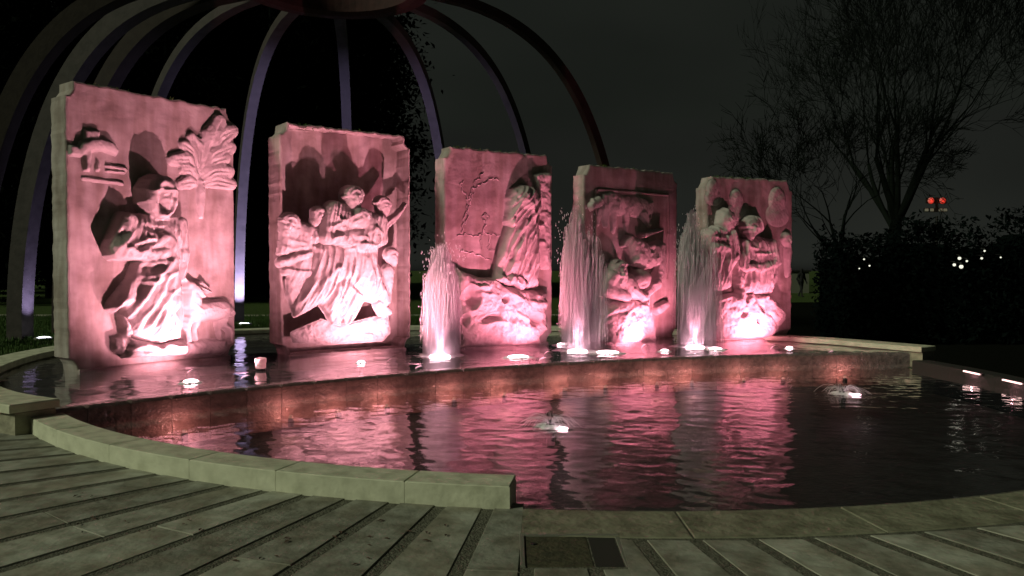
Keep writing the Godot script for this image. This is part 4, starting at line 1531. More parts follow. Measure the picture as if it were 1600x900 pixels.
func build_lamps() -> void:
	var say := ["nearest slab with the robed figure", "slab of the man carrying a child", "middle slab with the rocks", "slab of the ox and crouching boy", "farthest slab of the two pouring figures"]
	# along the slab, out from it, height aimed at, energy, cone
	var far_lamps := [[1.42, 1.95, 2.6, 25.0, 58.0], [1.3, 2.1, 2.6, 29.0, 58.0], [0.9, 1.7, 2.5, 16.0, 60.0], [1.6, 1.05, 2.1, 12.0, 66.0], [1.25, 1.9, 1.9, 5.5, 54.0]]
	var near_lamps := [[1.3, 0.85, 0.7, 10.0, 52.0], [1.4, 1.05, 0.65, 11.0, 50.0], [1.5, 1.0, 0.8, 6.5, 52.0], [1.1, 0.5, 0.32, 6.5, 56.0], [0.95, 0.8, 0.5, 12.0, 56.0]]
	for i in 5:
		for l in [far_lamps[i], near_lamps[i]]:
			var at := slab_spot(i, l[0], l[1], 0.11)
			var goal := slab_spot(i, l[0] - 0.1, 0.0, UPPER + l[2])
			flood_lamp(at, goal - at, ("farther" if l == far_lamps[i] else "nearer") + " underwater flood lamp facing the " + say[i], l[3], l[4], PALE_PINK if i < 2 else PINK)


# ---------- fountains

func jet(at: Vector3, tall: float, wide: float, strands: int, sd: int, label: String, lamp: float, peaks := 1) -> void:
	var g := RandomNumberGenerator.new()
	g.seed = sd
	var t := thing("water_jet", label, "fountain jet", at, 0.0, "tall water jets between the slabs")
	var st := begin()
	lathe(st, [Vector2(0.05, -0.18), Vector2(0.05, -0.02), Vector2(0.03, 0.02), Vector2(0.022, 0.05), Vector2(0.0, 0.05)], 12)
	obj("nozzle", done(st), M.lamp_body, t)
	st = begin()
	for k in strands:
		var turn := g.randf() * TAU
		var shift := Vector3.ZERO
		var r0 := wide * 0.34 * sqrt(g.randf())
		var top := tall * (1.0 - 0.34 * pow(r0 / (wide * 0.34), 1.5)) * (0.84 + 0.16 * g.randf())
		if peaks > 1 and k % 3 == 0:
			shift = Vector3(wide * 0.4, 0, 0.05)
			top *= 0.84
		var reach := r0 + wide * 0.22 * g.randf()
		var rise := g.randf_range(0.3, 0.45)
		var path := []
		var radii := []
		var thick := g.randf_range(0.0018, 0.0046)
		var begin_at := 0.0 if g.randf() < 0.45 else g.randf_range(0.2, 0.5)
		var end_at := g.randf_range(0.82, 1.0)
		var wob := g.randf() * 9.0
		for s in 15:
			var u := lerpf(begin_at, end_at, s / 14.0)
			var up := 1.0 - pow(absf(u - rise) / (rise if u < rise else 1.0 - rise), 2.0)
			var away := lerpf(r0, reach, u)
			path.append(shift + Vector3(cos(turn + u * 0.3) * away + sin(wob + u * 17) * 0.012, maxf(-0.02, top * up), sin(turn + u * 0.3) * away))
			radii.append(thick * (0.6 + 0.5 * absf(sin(wob + s * 2.1))) * (0.4 if s == 0 or s == 14 else 1.0))
		tube(st, path, radii, 3, false)
	obj("streams", done(st), M.spray, t).set_meta("kind", "stuff")
	st = begin()
	for k in strands:
		var turn := g.randf() * TAU
		var reach := wide * 0.5 * sqrt(g.randf()) * 1.15
		var y := tall * pow(g.randf(), 0.8) * (1.06 - 0.3 * reach / wide)
		var c := Vector3(cos(turn) * reach, y, sin(turn) * reach)
		var s := g.randf_range(0.003, 0.007)
		var long := s * g.randf_range(1.2, 5.0)
		tube(st, [c - Vector3(0, long, 0), c, c + Vector3(0, long, 0)], [s * 0.2, s, s * 0.2], 4, false)
	obj("droplets", done(st), M.spray, t).set_meta("kind", "stuff")
	st = begin()
	foam(st, wide * 0.62, g)
	obj("foam", done(st, true), M.foam, t)
	for q in ([[0.0, 1.0, 1.0], [wide * 0.4, 0.8, 0.7]] if peaks > 1 else [[0.0, 0.97, 1.15]]):
		var mist := FogVolume.new()
		mist.name = "mist"
		mist.shape = RenderingServer.FOG_VOLUME_SHAPE_ELLIPSOID
		mist.size = Vector3(wide * 0.8 * q[2], tall * 2.0 * q[1], wide * 0.8 * q[2])
		mist.material = M.mist
		t.add_child(mist, true)
		mist.position = Vector3(q[0], -0.05, 0.0)
		mist.set_meta("kind", "stuff")
	st = begin()
	lathe(st, [Vector2(0, 0.01), Vector2(0.17, 0.014), Vector2(0.16, 0.03), Vector2(0.08, 0.042), Vector2(0, 0.046)], 20, Transform3D(Basis(), Vector3(0, 0, wide * 0.45)))
	obj("lamp_lens", done(st), M.pink_glow, t)
	omni(t, Vector3(0.0, 0.026, wide * 0.45), lamp * 0.35, Color(1.0, 0.68, 0.78), 0.015)
	spot(t, Vector3(0.0, 0.03, wide * 0.45), Vector3(0.02, 1.0, -0.12), 24, lamp * 9.0, Color(1.0, 0.64, 0.74), 0.012)


func foam(st: SurfaceTool, r: float, g: RandomNumberGenerator) -> void:
	# a low rough patch of churned water with a ragged edge
	var n := noise(6.0, 3, g.randi() % 1000)
	var rows := []
	for k in 10:
		var row := []
		for s in 40:
			var a := TAU * s / 40
			var edge := 1.0 + 0.35 * n.get_noise_2d(cos(a) * 0.4 + 3, sin(a) * 0.4)
			var d := r * edge * k / 9.0
			var y := 0.028 * (1.0 - pow(k / 9.0, 2.0)) - 0.008 + 0.02 * n.get_noise_2d(cos(a) * d * 3, sin(a) * d * 3)
			row.append(Vector3(cos(a) * d, y, -sin(a) * d))
		rows.append(row)
	for k in 9:
		for s in 40:
			quad(st, rows[k][s], rows[k + 1][s], rows[k + 1][(s + 1) % 40], rows[k][(s + 1) % 40])


func bubbler(at: Vector3, r: float, sd: int, label: String, energy: float) -> void:
	var g := RandomNumberGenerator.new()
	g.seed = sd
	var t := thing("bubbling_spout", label, "fountain jet", at, 0.0, "low bubbling spouts in the round pool")
	var st := begin()
	for k in 60:
		var turn := g.randf() * TAU
		var reach := r * g.randf_range(0.5, 1.1)
		var top := g.randf_range(0.04, 0.11)
		var path := []
		var radii := []
		for s in 9:
			var u := s / 8.0
			path.append(Vector3(cos(turn) * reach * u, top * 4.0 * u * (1.0 - u) + 0.01, sin(turn) * reach * u))
			radii.append(g.randf_range(0.0008, 0.0018))
		tube(st, path, radii, 3, false)
	obj("streams", done(st), M.spray, t).set_meta("kind", "stuff")
	st = begin()
	foam(st, r * 0.5, g)
	obj("foam", done(st, true), M.foam, t)
	st = begin()
	lathe(st, [Vector2(0.045, -0.2), Vector2(0.045, 0.02), Vector2(0.02, 0.03), Vector2(0.02, 0.06), Vector2(0, 0.06)], 12)
	obj("nozzle", done(st), M.lamp_body, t)
	st = begin()
	lathe(st, [Vector2(0, 0.0), Vector2(0.055, 0.006), Vector2(0.05, 0.014), Vector2(0, 0.022)], 16, Transform3D(Basis(), Vector3(0.12, 0, 0.16)))
	obj("lamp_lens", done(st), M.pink_glow, t)
	omni(t, Vector3(0.12, 0.011, 0.16), energy, Color(1.0, 0.8, 0.86), 0.008)


# ---------- dome

func rib_path(deg: float) -> Array:
	# from the foot up to the crown ring
	var a := deg_to_rad(deg)
	var out := []
	for k in 41:
		var u := k / 40.0
		var top := acos(2.0 / 7.75)
		var r := 2.0 + 5.75 * pow((7.75 * cos(u * top) - 2.0) / 5.75, 0.52)
		var y := 8.07 * sin(u * top) / sin(top)
		out.append(Vector3(r * sin(a), y, -r * cos(a)))
	return out


func build_dome() -> void:
	var t := thing("dome_frame", "open dome of dark curved ribs meeting in a ring, standing behind the slabs", "pavilion", plan(-3.96, 17.81))
	for deg in [-94, -82, -72, -58, -34, -9, 15, 39, 63]:
		var p := rib_path(deg)
		var a := deg_to_rad(deg)
		var side := Vector3(cos(a), 0, sin(a)) * (0.11 if deg > 30 else (0.14 if deg > -60 else 0.19))
		var rings := []
		for k in p.size():
			var v: Vector3 = p[mini(k + 1, p.size() - 1)] - p[maxi(k - 1, 0)]
			var out := v.normalized().cross(side).normalized() * (0.11 if deg > -60 else 0.2)
			var c: Vector3 = p[k]
			if k == 0: c.y = -0.1
			rings.append([c - side - out, c + side - out, c + side + out, c - side + out])
		var st := begin()
		for k in p.size() - 1:
			for s in 4:
				quad(st, rings[k][s], rings[k][(s + 1) % 4], rings[k + 1][(s + 1) % 4], rings[k + 1][s])
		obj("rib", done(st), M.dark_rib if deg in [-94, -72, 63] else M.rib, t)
	var st := begin()
	var pr := [Vector2(1.9, 7.78), Vector2(2.12, 7.78), Vector2(2.15, 7.82), Vector2(2.15, 8.34), Vector2(2.1, 8.38), Vector2(1.85, 8.38), Vector2(1.78, 8.3), Vector2(1.78, 7.86), Vector2(1.9, 7.78)]
	lathe(st, pr, 64)
	obj("crown_ring", done(st), M.ring_paint, t)


# ---------- plants and far things

func bare_tree(called: String, label: String, at: Vector3, tall: float, sd: int, spread: float, stems: int) -> void:
	var g := RandomNumberGenerator.new()
	g.seed = sd
	var t := thing(called, label, "tree", at)
	var trunk := begin()
	var limbs := begin()
	var twigs := begin()
	var grow := [[Vector3.ZERO, Vector3.UP, tall * 0.2, tall * 0.022, 0]]
	var count := 0
	while grow and count < 12000:
		var b: Array = grow.pop_front()
		count += 1
		var at0: Vector3 = b[0]
		var d: Vector3 = b[1]
		var long: float = b[2]
		var r: float = b[3]
		var level: int = b[4]
		var path := [at0]
		var radii := [r]
		var p := at0
		var bend := Vector3(g.randf_range(-1, 1), g.randf_range(-0.2, 0.7), g.randf_range(-1, 1)) * 0.16
		var parts := 4 if level < 5 else 2
		for s in parts:
			d = (d + bend * 0.5 + Vector3(g.randf_range(-1, 1), g.randf_range(-1, 1), g.randf_range(-1, 1)) * 0.07).normalized()
			p += d * long / parts
			path.append(p)
			radii.append(r * (1.0 - 0.44 * (s + 1) / parts))
		tube(trunk if level == 0 else (limbs if level < 4 else twigs), path, radii, 7 if level < 2 else 3, false)
		if level >= 8: continue
		var n := stems if level == 0 else (3 if level < 3 else (2 + (1 if g.randf() < 0.45 else 0)))
		for s in n:
			var w := g.randf() * TAU
			var lean := spread * g.randf_range(0.45, 1.0) * (1.15 if level > 1 else 0.9)
			var side := d.cross(Vector3(cos(w), 0.3, sin(w))).normalized()
			var e := (d + side * lean + Vector3(0, 0.1, 0)).normalized()
			var from: Vector3 = path[-1] if s < 2 or level == 0 else path[parts / 2 + g.randi() % 2]
			grow.append([from, e, long * g.randf_range(0.66, 0.9) * (1.25 if level == 0 else 1.0), maxf(0.011, radii[-1] * g.randf_range(0.58, 0.8)), level + 1])
	obj("trunk", done(trunk), M.bark, t)
	obj("limbs", done(limbs), M.bark, t)
	obj("twigs", done(twigs), M.bark, t).set_meta("kind", "stuff")


func leafy(st: SurfaceTool, g: RandomNumberGenerator, at: Vector3, s: float) -> void:
	var b := Basis.from_euler(Vector3(g.randf() * TAU, g.randf() * TAU, g.randf() * TAU))
	var a := b * Vector3(0, s, 0)
	var l := b * Vector3(s * 0.4, 0, s * 0.12)
	var r := b * Vector3(-s * 0.4, 0, s * 0.12)
	tri(st, at - a * 0.6, at + l, at + a)
	tri(st, at - a * 0.6, at + a, at + r)


func evergreen(sd: int, tall: float, wide: float) -> Node3D:
	var g := RandomNumberGenerator.new()
	g.seed = sd
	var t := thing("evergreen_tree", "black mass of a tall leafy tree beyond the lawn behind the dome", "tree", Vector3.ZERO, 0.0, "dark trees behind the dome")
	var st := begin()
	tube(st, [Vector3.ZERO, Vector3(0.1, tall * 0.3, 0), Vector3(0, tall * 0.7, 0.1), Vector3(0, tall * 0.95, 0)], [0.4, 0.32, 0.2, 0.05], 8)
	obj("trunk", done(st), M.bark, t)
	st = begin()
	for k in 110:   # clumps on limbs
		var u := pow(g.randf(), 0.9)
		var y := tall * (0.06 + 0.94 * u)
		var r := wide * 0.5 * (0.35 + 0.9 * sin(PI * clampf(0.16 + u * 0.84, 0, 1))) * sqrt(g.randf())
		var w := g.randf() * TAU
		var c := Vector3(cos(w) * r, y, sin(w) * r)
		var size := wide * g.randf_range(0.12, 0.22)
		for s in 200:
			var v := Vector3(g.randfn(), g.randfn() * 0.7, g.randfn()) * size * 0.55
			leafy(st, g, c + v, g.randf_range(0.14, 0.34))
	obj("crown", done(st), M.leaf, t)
	return t


func build_plants() -> void:
	var proto := evergreen(5, 21.0, 9.0)
	proto.position = plan(-27, 47, -0.06)
	var spots := [[-21, 50, 1.05], [-13.8, 46, 0.95], [-12.6, 50, 1.08], [-13.5, 58, 1.2], [-19, 60, 1.2], [-31, 56, 1.15], [-34, 42, 0.9], [-25, 38, 0.8], [-17.5, 41, 0.82], [-17.5, 64, 1.3], [-22, 68, 1.35], [-32, 70, 1.4], [-42, 66, 1.35], [-16, 74, 1.4], [-27, 78, 1.4], [-42, 54, 1.2], [-38, 80, 1.4], [-17, 54, 1.1], [-25.5, 57, 1.15]]
	for k in spots.size():
		var o := proto.duplicate()
		o.name = numbered("evergreen_tree")
		add_child(o)
		o.position = plan(spots[k][0], spots[k][1], -0.06)
		o.rotation.y = 1.3 * (k + 1)
		o.scale = Vector3.ONE * spots[k][2]
	bare_tree("bare_tree", "bare tree with many rising stems, its crown filling the upper right above the hedge", plan(14.6, 31, -0.06), 17.5, 11, 0.55, 5)
	bare_tree("bare_tree", "bare tree at the right edge of the photo behind the hedge", plan(21.5, 34, -0.06), 18.0, 23, 0.5, 4)
	bare_tree("bare_tree", "slender bare tree between the farthest slab and the larger bare trees", plan(12.6, 30, -0.06), 9.5, 31, 0.75, 4)
	bare_tree("bare_tree", "farther bare tree seen through the branches of the two near ones", plan(22.5, 46, -0.06), 21.0, 47, 0.5, 5)
	# hedge
	var g := RandomNumberGenerator.new()
	g.seed = 8
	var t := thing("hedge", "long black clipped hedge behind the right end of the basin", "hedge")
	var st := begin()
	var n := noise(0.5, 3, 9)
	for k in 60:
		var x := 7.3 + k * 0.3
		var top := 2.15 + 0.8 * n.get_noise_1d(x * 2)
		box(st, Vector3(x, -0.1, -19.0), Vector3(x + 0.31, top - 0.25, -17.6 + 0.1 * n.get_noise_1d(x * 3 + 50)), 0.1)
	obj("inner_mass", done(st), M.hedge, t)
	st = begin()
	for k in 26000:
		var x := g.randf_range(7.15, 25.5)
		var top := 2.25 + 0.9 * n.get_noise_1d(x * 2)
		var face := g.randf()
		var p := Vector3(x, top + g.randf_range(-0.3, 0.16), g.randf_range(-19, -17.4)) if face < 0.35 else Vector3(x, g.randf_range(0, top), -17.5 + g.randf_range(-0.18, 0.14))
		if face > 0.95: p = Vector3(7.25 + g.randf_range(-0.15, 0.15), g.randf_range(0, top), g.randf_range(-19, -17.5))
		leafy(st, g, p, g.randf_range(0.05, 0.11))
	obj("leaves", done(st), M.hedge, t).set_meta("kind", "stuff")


func hedge_light(x: float, y: float, size: float, label: String) -> void:
	var t := thing("garden_light", label, "lamp", Vector3(x, y, -17.28), 0.0, "small white lights in the hedge")
	var st := begin()
	lathe(st, [Vector2(0, -size), Vector2(size * 0.7, -size * 0.7), Vector2(size, 0), Vector2(size * 0.7, size * 0.7), Vector2(0, size)], 10)
	obj("bulb", done(st), M.far_glow, t)
	st = begin()
	tube(st, [Vector3(0, size * 0.8, 0), Vector3(0, size + 0.03, 0), Vector3(0, size + 0.05, -0.2)], [size * 0.5, size * 0.4, 0.006], 8)
	obj("holder", done(st), M.lamp_body, t)
	omni(t, Vector3.ZERO, 0.0008 * size / 0.03, Color(1, 1, 0.92), 0.02)


func signal_lamps() -> void:
	var t := thing("signal_lamp", "pair of red lamps over a row of dim windows, far behind the bare trees", "lamp", plan(31.8, 60))
	var st := begin()
	tube(st, [Vector3(0, 0, 0), Vector3(0, 5.6, 0)], [0.14, 0.09], 10)
	obj("pole", done(st), M.lamp_body, t)
	st = begin()
	box(st, Vector3(-0.95, 5.9, -0.12), Vector3(0.8, 6.2, 0.0), 0.03)
	box(st, Vector3(-0.08, 6.2, -0.1), Vector3(0.08, 7.0, 0.0), 0.02)
	box(st, Vector3(-0.75, 6.55, -0.2), Vector3(0.72, 6.98, -0.02), 0.05)
	obj("board", done(st), M.lamp_body, t)
	for x in [-0.45, 0.42]:
		st = begin()
		lathe(st, [Vector2(0.24, 0), Vector2(0.2, 0.08), Vector2(0, 0.12)], 16, Transform3D(Basis(Vector3.RIGHT, PI / 2), Vector3(x, 6.75, 0.0)))
		obj("red_lamp", done(st), M.red_glow, t)
		omni(t, Vector3(x, 6.75, 0.25), 0.05, Color(1, 0.15, 0.1), 0.1)
	for x in [-0.9, -0.5, 0.15, 0.5]:
		st = begin()
		box(st, Vector3(x, 5.95, 0.001), Vector3(x + 0.26, 6.15, 0.03), 0.01)
		obj("dim_panel", done(st), M.dim_glow, t)


func body_mesh(bones: Array, cell: float) -> ArrayMesh:
	# surface nets over tapered capsules joined by a smooth minimum: one continuous skin
	var lo := Vector3.ONE * 1e9
	var hi := -lo
	for b in bones:
		for p in [b[0], b[2]]:
			lo = lo.min(p - Vector3.ONE * 0.25)
			hi = hi.max(p + Vector3.ONE * 0.25)
	var n := Vector3i((hi - lo) / cell) + Vector3i(2, 2, 2)
	var f := PackedFloat32Array()
	f.resize(n.x * n.y * n.z)
	for z in n.z:
		for y in n.y:
			for x in n.x:
				var p := lo + Vector3(x, y, z) * cell
				var s := 0.0
				for b in bones:
					var e: Vector3 = b[2] - b[0]
					var t := clampf((p - b[0]).dot(e) / e.length_squared(), 0.0, 1.0)
					s += exp(-(p.distance_to(b[0] + e * t) - lerpf(b[1], b[3], t)) * 45.0)
				f[(z * n.y + y) * n.x + x] = -log(maxf(s, 1e-30)) / 45.0
	var index := {}
	var v := PackedVector3Array()
	for z in n.z - 1:
		for y in n.y - 1:
			for x in n.x - 1:
				var m := (z * n.y + y) * n.x + x
				var mid := Vector3.ZERO
				var cuts := 0
				for e in [[0, 0, 0, 1, 0, 0], [0, 1, 0, 1, 1, 0], [0, 0, 1, 1, 0, 1], [0, 1, 1, 1, 1, 1], [0, 0, 0, 0, 1, 0], [1, 0, 0, 1, 1, 0], [0, 0, 1, 0, 1, 1], [1, 0, 1, 1, 1, 1], [0, 0, 0, 0, 0, 1], [1, 0, 0, 1, 0, 1], [0, 1, 0, 0, 1, 1], [1, 1, 0, 1, 1, 1]]:
					var a := f[m + (e[2] * n.y + e[1]) * n.x + e[0]]
					var b := f[m + (e[5] * n.y + e[4]) * n.x + e[3]]
					if (a < 0) != (b < 0):
						mid += Vector3(e[0], e[1], e[2]).lerp(Vector3(e[3], e[4], e[5]), a / (a - b))
						cuts += 1
				if cuts:
					index[m] = v.size()
					v.append(lo + (Vector3(x, y, z) + mid / cuts) * cell)
	var st := begin()
	var step := [1, n.x, n.x * n.y]
	for m in index:
		for d in 3:
			if m + step[d] >= f.size(): continue
			if (f[m] < 0) == (f[m + step[d]] < 0): continue
			var u: int = step[(d + 1) % 3]
			var w: int = step[(d + 2) % 3]
			if not (index.has(m - u) and index.has(m - w) and index.has(m - u - w)): continue
			var q := [v[index[m]], v[index[m - u]], v[index[m - u - w]], v[index[m - w]]]
			if f[m] < 0: quad(st, q[0], q[1], q[2], q[3], 1)
			else: quad(st, q[3], q[2], q[1], q[0], 1)
	return done(st, true)


func build_person() -> void:
	var t := thing("person", "person in dark clothes walking away in the distance, right of the farthest slab", "person", plan(17.35, 48, -0.05), 0.4)
	var b := [
		[Vector3(0, 0.96, 0), 0.13, Vector3(0, 1.3, 0.02), 0.15], [Vector3(-0.14, 1.38, 0.02), 0.075, Vector3(0.14, 1.38, 0.02), 0.075], [Vector3(0, 1.42, 0.02), 0.055, Vector3(0, 1.5, 0.03), 0.055],
		[Vector3(0, 1.58, 0.04), 0.095, Vector3(0, 1.63, 0.03), 0.1],
		[Vector3(-0.09, 0.92, 0), 0.095, Vector3(-0.1, 0.5, 0.14), 0.065], [Vector3(-0.1, 0.5, 0.14), 0.06, Vector3(-0.1, 0.08, 0.2), 0.042], [Vector3(-0.1, 0.05, 0.2), 0.045, Vector3(-0.1, 0.04, 0.34), 0.035],
		[Vector3(0.09, 0.92, 0), 0.095, Vector3(0.1, 0.5, -0.06), 0.065], [Vector3(0.1, 0.5, -0.06), 0.06, Vector3(0.1, 0.12, -0.3), 0.042], [Vector3(0.1, 0.07, -0.3), 0.045, Vector3(0.1, 0.04, -0.18), 0.035],
		[Vector3(-0.2, 1.36, 0.02), 0.06, Vector3(-0.25, 1.08, -0.06), 0.048], [Vector3(-0.25, 1.08, -0.06), 0.045, Vector3(-0.23, 0.86, 0.04), 0.036], [Vector3(-0.23, 0.84, 0.05), 0.035, Vector3(-0.22, 0.74, 0.08), 0.028],
		[Vector3(0.2, 1.36, 0.02), 0.06, Vector3(0.24, 1.08, 0.06), 0.048], [Vector3(0.24, 1.08, 0.06), 0.045, Vector3(0.23, 0.88, 0.2), 0.036], [Vector3(0.23, 0.86, 0.21), 0.035, Vector3(0.22, 0.77, 0.25), 0.028]]
	obj("body", body_mesh(b, 0.03), M.cloth, t)
	# pale kiosk wall behind
	var k := thing("kiosk", "low pale kiosk wall far behind the walking person", "kiosk", plan(20.1, 56, -0.06))
	var st := begin()
	box(st, Vector3(-0.9, 0, -2), Vector3(0.7, 1.5, 0), 0.03)
	obj("wall", done(st), M.plaster, k)
	st = begin()
	box(st, Vector3(-1.0, 1.5, -2.1), Vector3(0.8, 1.62, 0.1), 0.03)
	obj("roof", done(st), M.lamp_body, k)


func build_small_things() -> void:
	var t := thing("candle_cup", "small glowing white cup standing in the basin between the two left slabs", "lantern", plan(-3.48, 11.05, UPPER - 0.02))
	var st := begin()
	lathe(st, [Vector2(0.06, -0.16), Vector2(0.06, 0.02), Vector2(0.075, 0.05)], 16)
	obj("stand", done(st), M.lamp_body, t)
	st = begin()
	lathe(st, [Vector2(0.062, 0.052), Vector2(0.07, 0.06), Vector2(0.072, 0.115), Vector2(0.066, 0.12), Vector2(0.066, 0.125), Vector2(0.078, 0.13), Vector2(0.078, 0.185), Vector2(0.066, 0.195), Vector2(0.06, 0.185), Vector2(0, 0.18)], 20)
	obj("cup", done(st), M.cup, t)
	omni(t, Vector3(0, 0.1, 0), 0.03, Color(1, 0.7, 0.7), 0.04)
	# leaves and dead twigs blown onto the paving
	var leaf_spots := [[-1.45, 4.55], [-0.72, 4.42], [-0.9, 4.85], [-2.9, 5.6], [-2.1, 4.9], [-2.55, 5.0], [-0.45, 4.75]]
	for k in leaf_spots.size():
		st = begin()
		for s in 5:
			var a := rng.randf() * TAU
			var d := sqrt(rng.randf()) * 0.22
			var c := Vector3(cos(a) * d, 0.004 + 0.003 * rng.randf(), sin(a) * d)
			var b := Basis(Vector3.UP, rng.randf() * TAU) * Basis(Vector3.RIGHT, rng.randf_range(-0.08, 0.08))
			var l := rng.randf_range(0.012, 0.03)
			tri(st, c + b * Vector3(-l, 0, 0), c + b * Vector3(0, 0.006, l * 0.45), c + b * Vector3(l, 0.002, 0))
			tri(st, c + b * Vector3(-l, 0, 0), c + b * Vector3(l, 0.002, 0), c + b * Vector3(0, 0.006, -l * 0.45))
		var o := obj("fallen_leaves", done(st), M.leaflitter)
		tag(o, "small scatter of wet brown leaves lying on the front paving", "leaves", "leaf scatters on the paving")
		o.position = plan(leaf_spots[k][0], leaf_spots[k][1], 0.0)


func _ready() -> void:
	rng.seed = 4
	# camera: standing at the pool's front edge, eye height
	var cam := Camera3D.new()
	cam.name = "camera"
	cam.fov = rad_to_deg(2.0 * atan(450.0 / 1250.0))
	cam.far = 2000.0
	cam.near = 0.05
	add_child(cam)
	cam.position = Vector3(0, 1.6, 0)
	cam.rotation.x = -atan(29.0 / 1250.0)
	cam.current = true
	var env := Environment.new()
	env.background_mode = Environment.BG_SKY
	var sky := ProceduralSkyMaterial.new()
	sky.sky_top_color = Color(0.05, 0.06, 0.052)
	sky.sky_horizon_color = Color(0.11, 0.12, 0.105)
	sky.sky_curve = 0.25
	sky.ground_bottom_color = Color(0.03, 0.03, 0.03)
	sky.ground_horizon_color = Color(0.08, 0.085, 0.08)
	var glow_map := Image.create(512, 256, false, Image.FORMAT_RGBAF)
	var haze := noise(0.8, 4, 17)
	for y in 256:
		for x in 512:
			var d := Vector3(sin(TAU * x / 512.0), 0, cos(TAU * x / 512.0)) * cos((0.5 - y / 256.0) * PI) + Vector3.UP * sin((0.5 - y / 256.0) * PI)
			var v := 0.5 + haze.get_noise_3d(d.x * 2.0, d.y * 4.0, d.z * 2.0)
			glow_map.set_pixel(x, y, Color(v, v * 1.02, v * 0.92, 1.0))
	sky.sky_cover = ImageTexture.create_from_image(glow_map)
	sky.sky_cover_modulate = Color(0.07, 0.075, 0.07, 1.0)
	env.sky = Sky.new()
	env.sky.sky_material = sky
	env.tonemap_mode = Environment.TONE_MAPPER_LINEAR
	env.tonemap_exposure = 1.0
	env.volumetric_fog_enabled = true
	env.volumetric_fog_density = 0.0
	env.sdfgi_enabled = true
	env.ssao_enabled = true
	env.ssil_enabled = true
	var we := WorldEnvironment.new()
	we.name = "environment"
	we.environment = env
	add_child(we)
	# the glow of the town behind the camera, from the left
	var sun := DirectionalLight3D.new()
	sun.name = "night_light"
	sun.light_energy = 0.42
	sun.light_color = Color(0.98, 1.0, 0.86)
	sun.light_angular_distance = 10.0
	sun.shadow_enabled = true
	sun.sky_mode = DirectionalLight3D.SKY_MODE_LIGHT_ONLY
	add_child(sun)
	sun.basis = Basis.looking_at(Vector3(0.86, -0.55, -0.4), Vector3.UP)

	make_materials()
	# setting
	build_ground()
	build_paving()
	build_rims()
	var basin := rim_line()
	for k in range(93, 141, 3): basin.append(lip(k, -0.0))
	var jets := [Vector3(-1.15, 13.03, 0.9), Vector3(1.11, 13.86, 0.9), Vector3(3.27, 14.56, 0.9)]
	sweep_water("upper_water", basin, UPPER, 0.05, 0.9, 70, jets, "rippled water of the upper crescent basin")
	sweep_water("pool_water", pool_outline(), LOWER, 0.036, 1.0, 80, [Vector3(0.37, 8.32, 0.5), Vector3(4.35, 10.52, 0.5)], "dark rippled water of the round pool with pink reflections")
	build_dome()
	build_plants()
	# sculptures
	build_slabs()
	build_lamps()
	# water jets
	jet(plan(-1.15, 13.03, UPPER), 1.95, 0.68, 360, 1, "broad water jet in front of the middle slab, leftmost of the jets", 0.5)
	jet(plan(1.11, 13.86, UPPER), 2.6, 0.66, 370, 2, "tall water jet between the middle slab and the slab with the ox", 0.6, 2)
	jet(plan(3.27, 14.56, UPPER), 2.55, 0.66, 370, 3, "tall water jet between the slab with the ox and the farthest slab", 0.6, 2)
	bubbler(plan(0.4, 8.3, LOWER), 0.34, 5, "low bubbling spout with a white lamp in the middle of the pool", 0.035)
	bubbler(plan(4.35, 10.5, LOWER), 0.34, 6, "low bubbling spout with a white lamp at the right of the pool", 0.03)
	var lips := [-3.75, -2.8, -2.3, -1.75, -0.9, -0.2, 0.7, 1.35, 2.2, 2.8, 3.7, 4.4, 5.5]
	for k in lips.size():
		var a := rad_to_deg(acos((lips[k] - LIP_CENTRE.x) / LIP_RADIUS))
		var p := lip(a, -0.2)
		pool_light(plan(p.x, p.y, LOWER - 0.17), "small lamp at the foot of the spill wall, " + ["first", "second", "third", "fourth", "fifth", "sixth", "seventh", "eighth", "ninth", "tenth", "eleventh", "twelfth", "last"][k] + " from the left end", 0.1 + 0.1 * rng.randf(), Color(1.0, 0.64, 0.6))
	var churn := begin()
	var edge_noise := noise(1.6, 4, 66)
	var rows := []
	for k in 461:
		var d := 139.2 - 46.2 * k / 460.0
		var wide := 0.3 + 0.3 * edge_noise.get_noise_1d(k * 0.08)
		var row := []
		for q in 7:
			var p := lip(d, -0.02 - wide * q / 6.0)
			row.append(plan(p.x, p.y, LOWER + 0.016 + (0.02 * edge_noise.get_noise_2d(k * 0.09, q * 0.35) if q < 6 else -0.024)))
		rows.append(row)
	for k in 460:
		for q in 6: quad(churn, rows[k][q], rows[k][q + 1], rows[k + 1][q + 1], rows[k + 1][q], 1)
	struct("churned_water", done(churn), M.churn, "pale churned water at the foot of the spill wall")
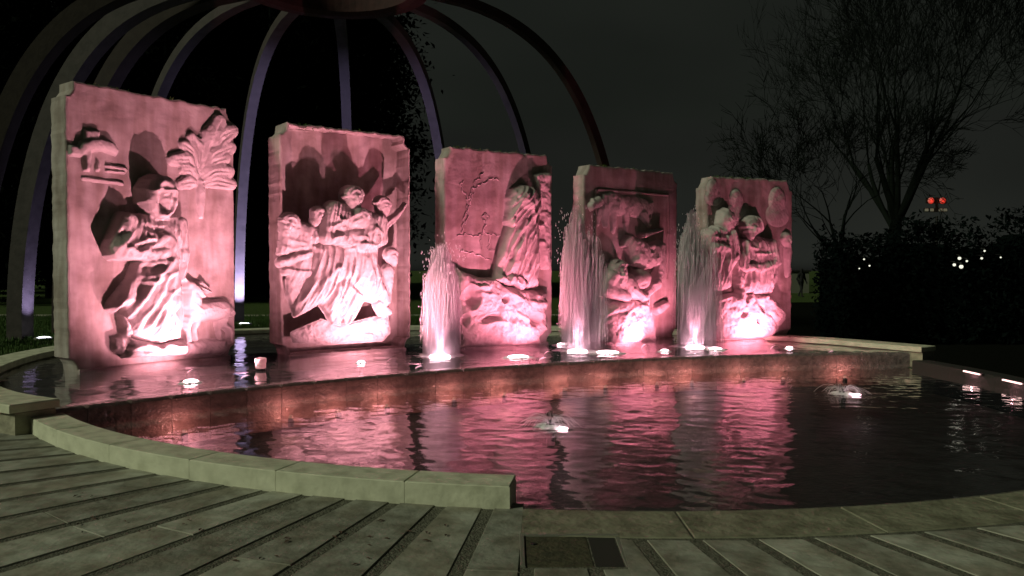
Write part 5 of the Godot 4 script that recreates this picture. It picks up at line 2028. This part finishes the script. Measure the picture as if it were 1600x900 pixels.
	for e in [[6.77, 11.7, "farther"], [6.77, 10.75, "nearer"]]:
		kerb_light(plan(e[0], e[1], 0.085), 0.0, e[2] + " of two pink strip lamps on the right kerb of the pool")
	var under := [[-3.97, 9.86, 0.09, "in front of the nearest slab"], [-2.25, 11.9, 0.06, "before the slab of the carried child"], [0.1, 12.66, 0.17, "right of the leftmost jet"], [1.6, 13.35, 0.19, "right of the middle jet"], [2.6, 13.6, 0.07, "in front of the ox slab"], [3.55, 13.95, 0.12, "right of the rightmost jet"], [4.9, 14.1, 0.06, "in front of the farthest slab"], [0.95, 14.75, 0.12, "tucked behind the right edge of the middle slab"]]
	for k in under.size():
		var e: Array = under[k]
		basin_light(plan(e[0], e[1], UPPER), e[2], 200 + k, "white lamp under the upper water, " + e[3], 0.5 * e[2])
	# dome uplights
	for e in [[-82, 14.0, "far left, beside the nearest slab"], [-58, 24.0, "hidden behind the nearest slab"], [-34, 130.0, "between the two left slabs"], [-9, 75.0, "behind the second slab"], [15, 75.0, "behind the middle slab, left"], [39, 25.0, "behind the middle slab, right"]]:
		var foot: Vector3 = rib_path(e[0])[0]
		var out := Vector3(foot.x, 0, foot.z).normalized()
		var at := plan(-3.96, 17.81, -0.03) + foot - out * 0.62
		at.y = -0.03
		ground_light(at, out * 0.16 + Vector3.UP, e[1], "round white uplight at the foot of a dome rib, " + e[2], Color(0.8, 0.75, 1.0))
	# far things
	for e in [[7.6, 1.82, 0.02, "highest of the left cluster"], [7.5, 1.62, 0.017, "lowest of the left cluster"], [7.72, 1.68, 0.02, "right one of the left cluster"], [9.55, 1.7, 0.034, "left one of the bright cluster"], [9.66, 1.84, 0.036, "top one of the bright cluster"], [9.7, 1.66, 0.044, "lowest one of the bright cluster"], [9.82, 1.78, 0.024, "right one of the bright cluster"], [10.14, 1.84, 0.026, "alone right of the bright cluster"], [10.2, 2.0, 0.022, "highest in the hedge"], [10.55, 1.86, 0.018, "rightmost in the hedge"]]:
		hedge_light(e[0], e[1], e[2], "small white light in the black hedge, " + e[3])
	signal_lamps()
	build_person()
	build_small_things()
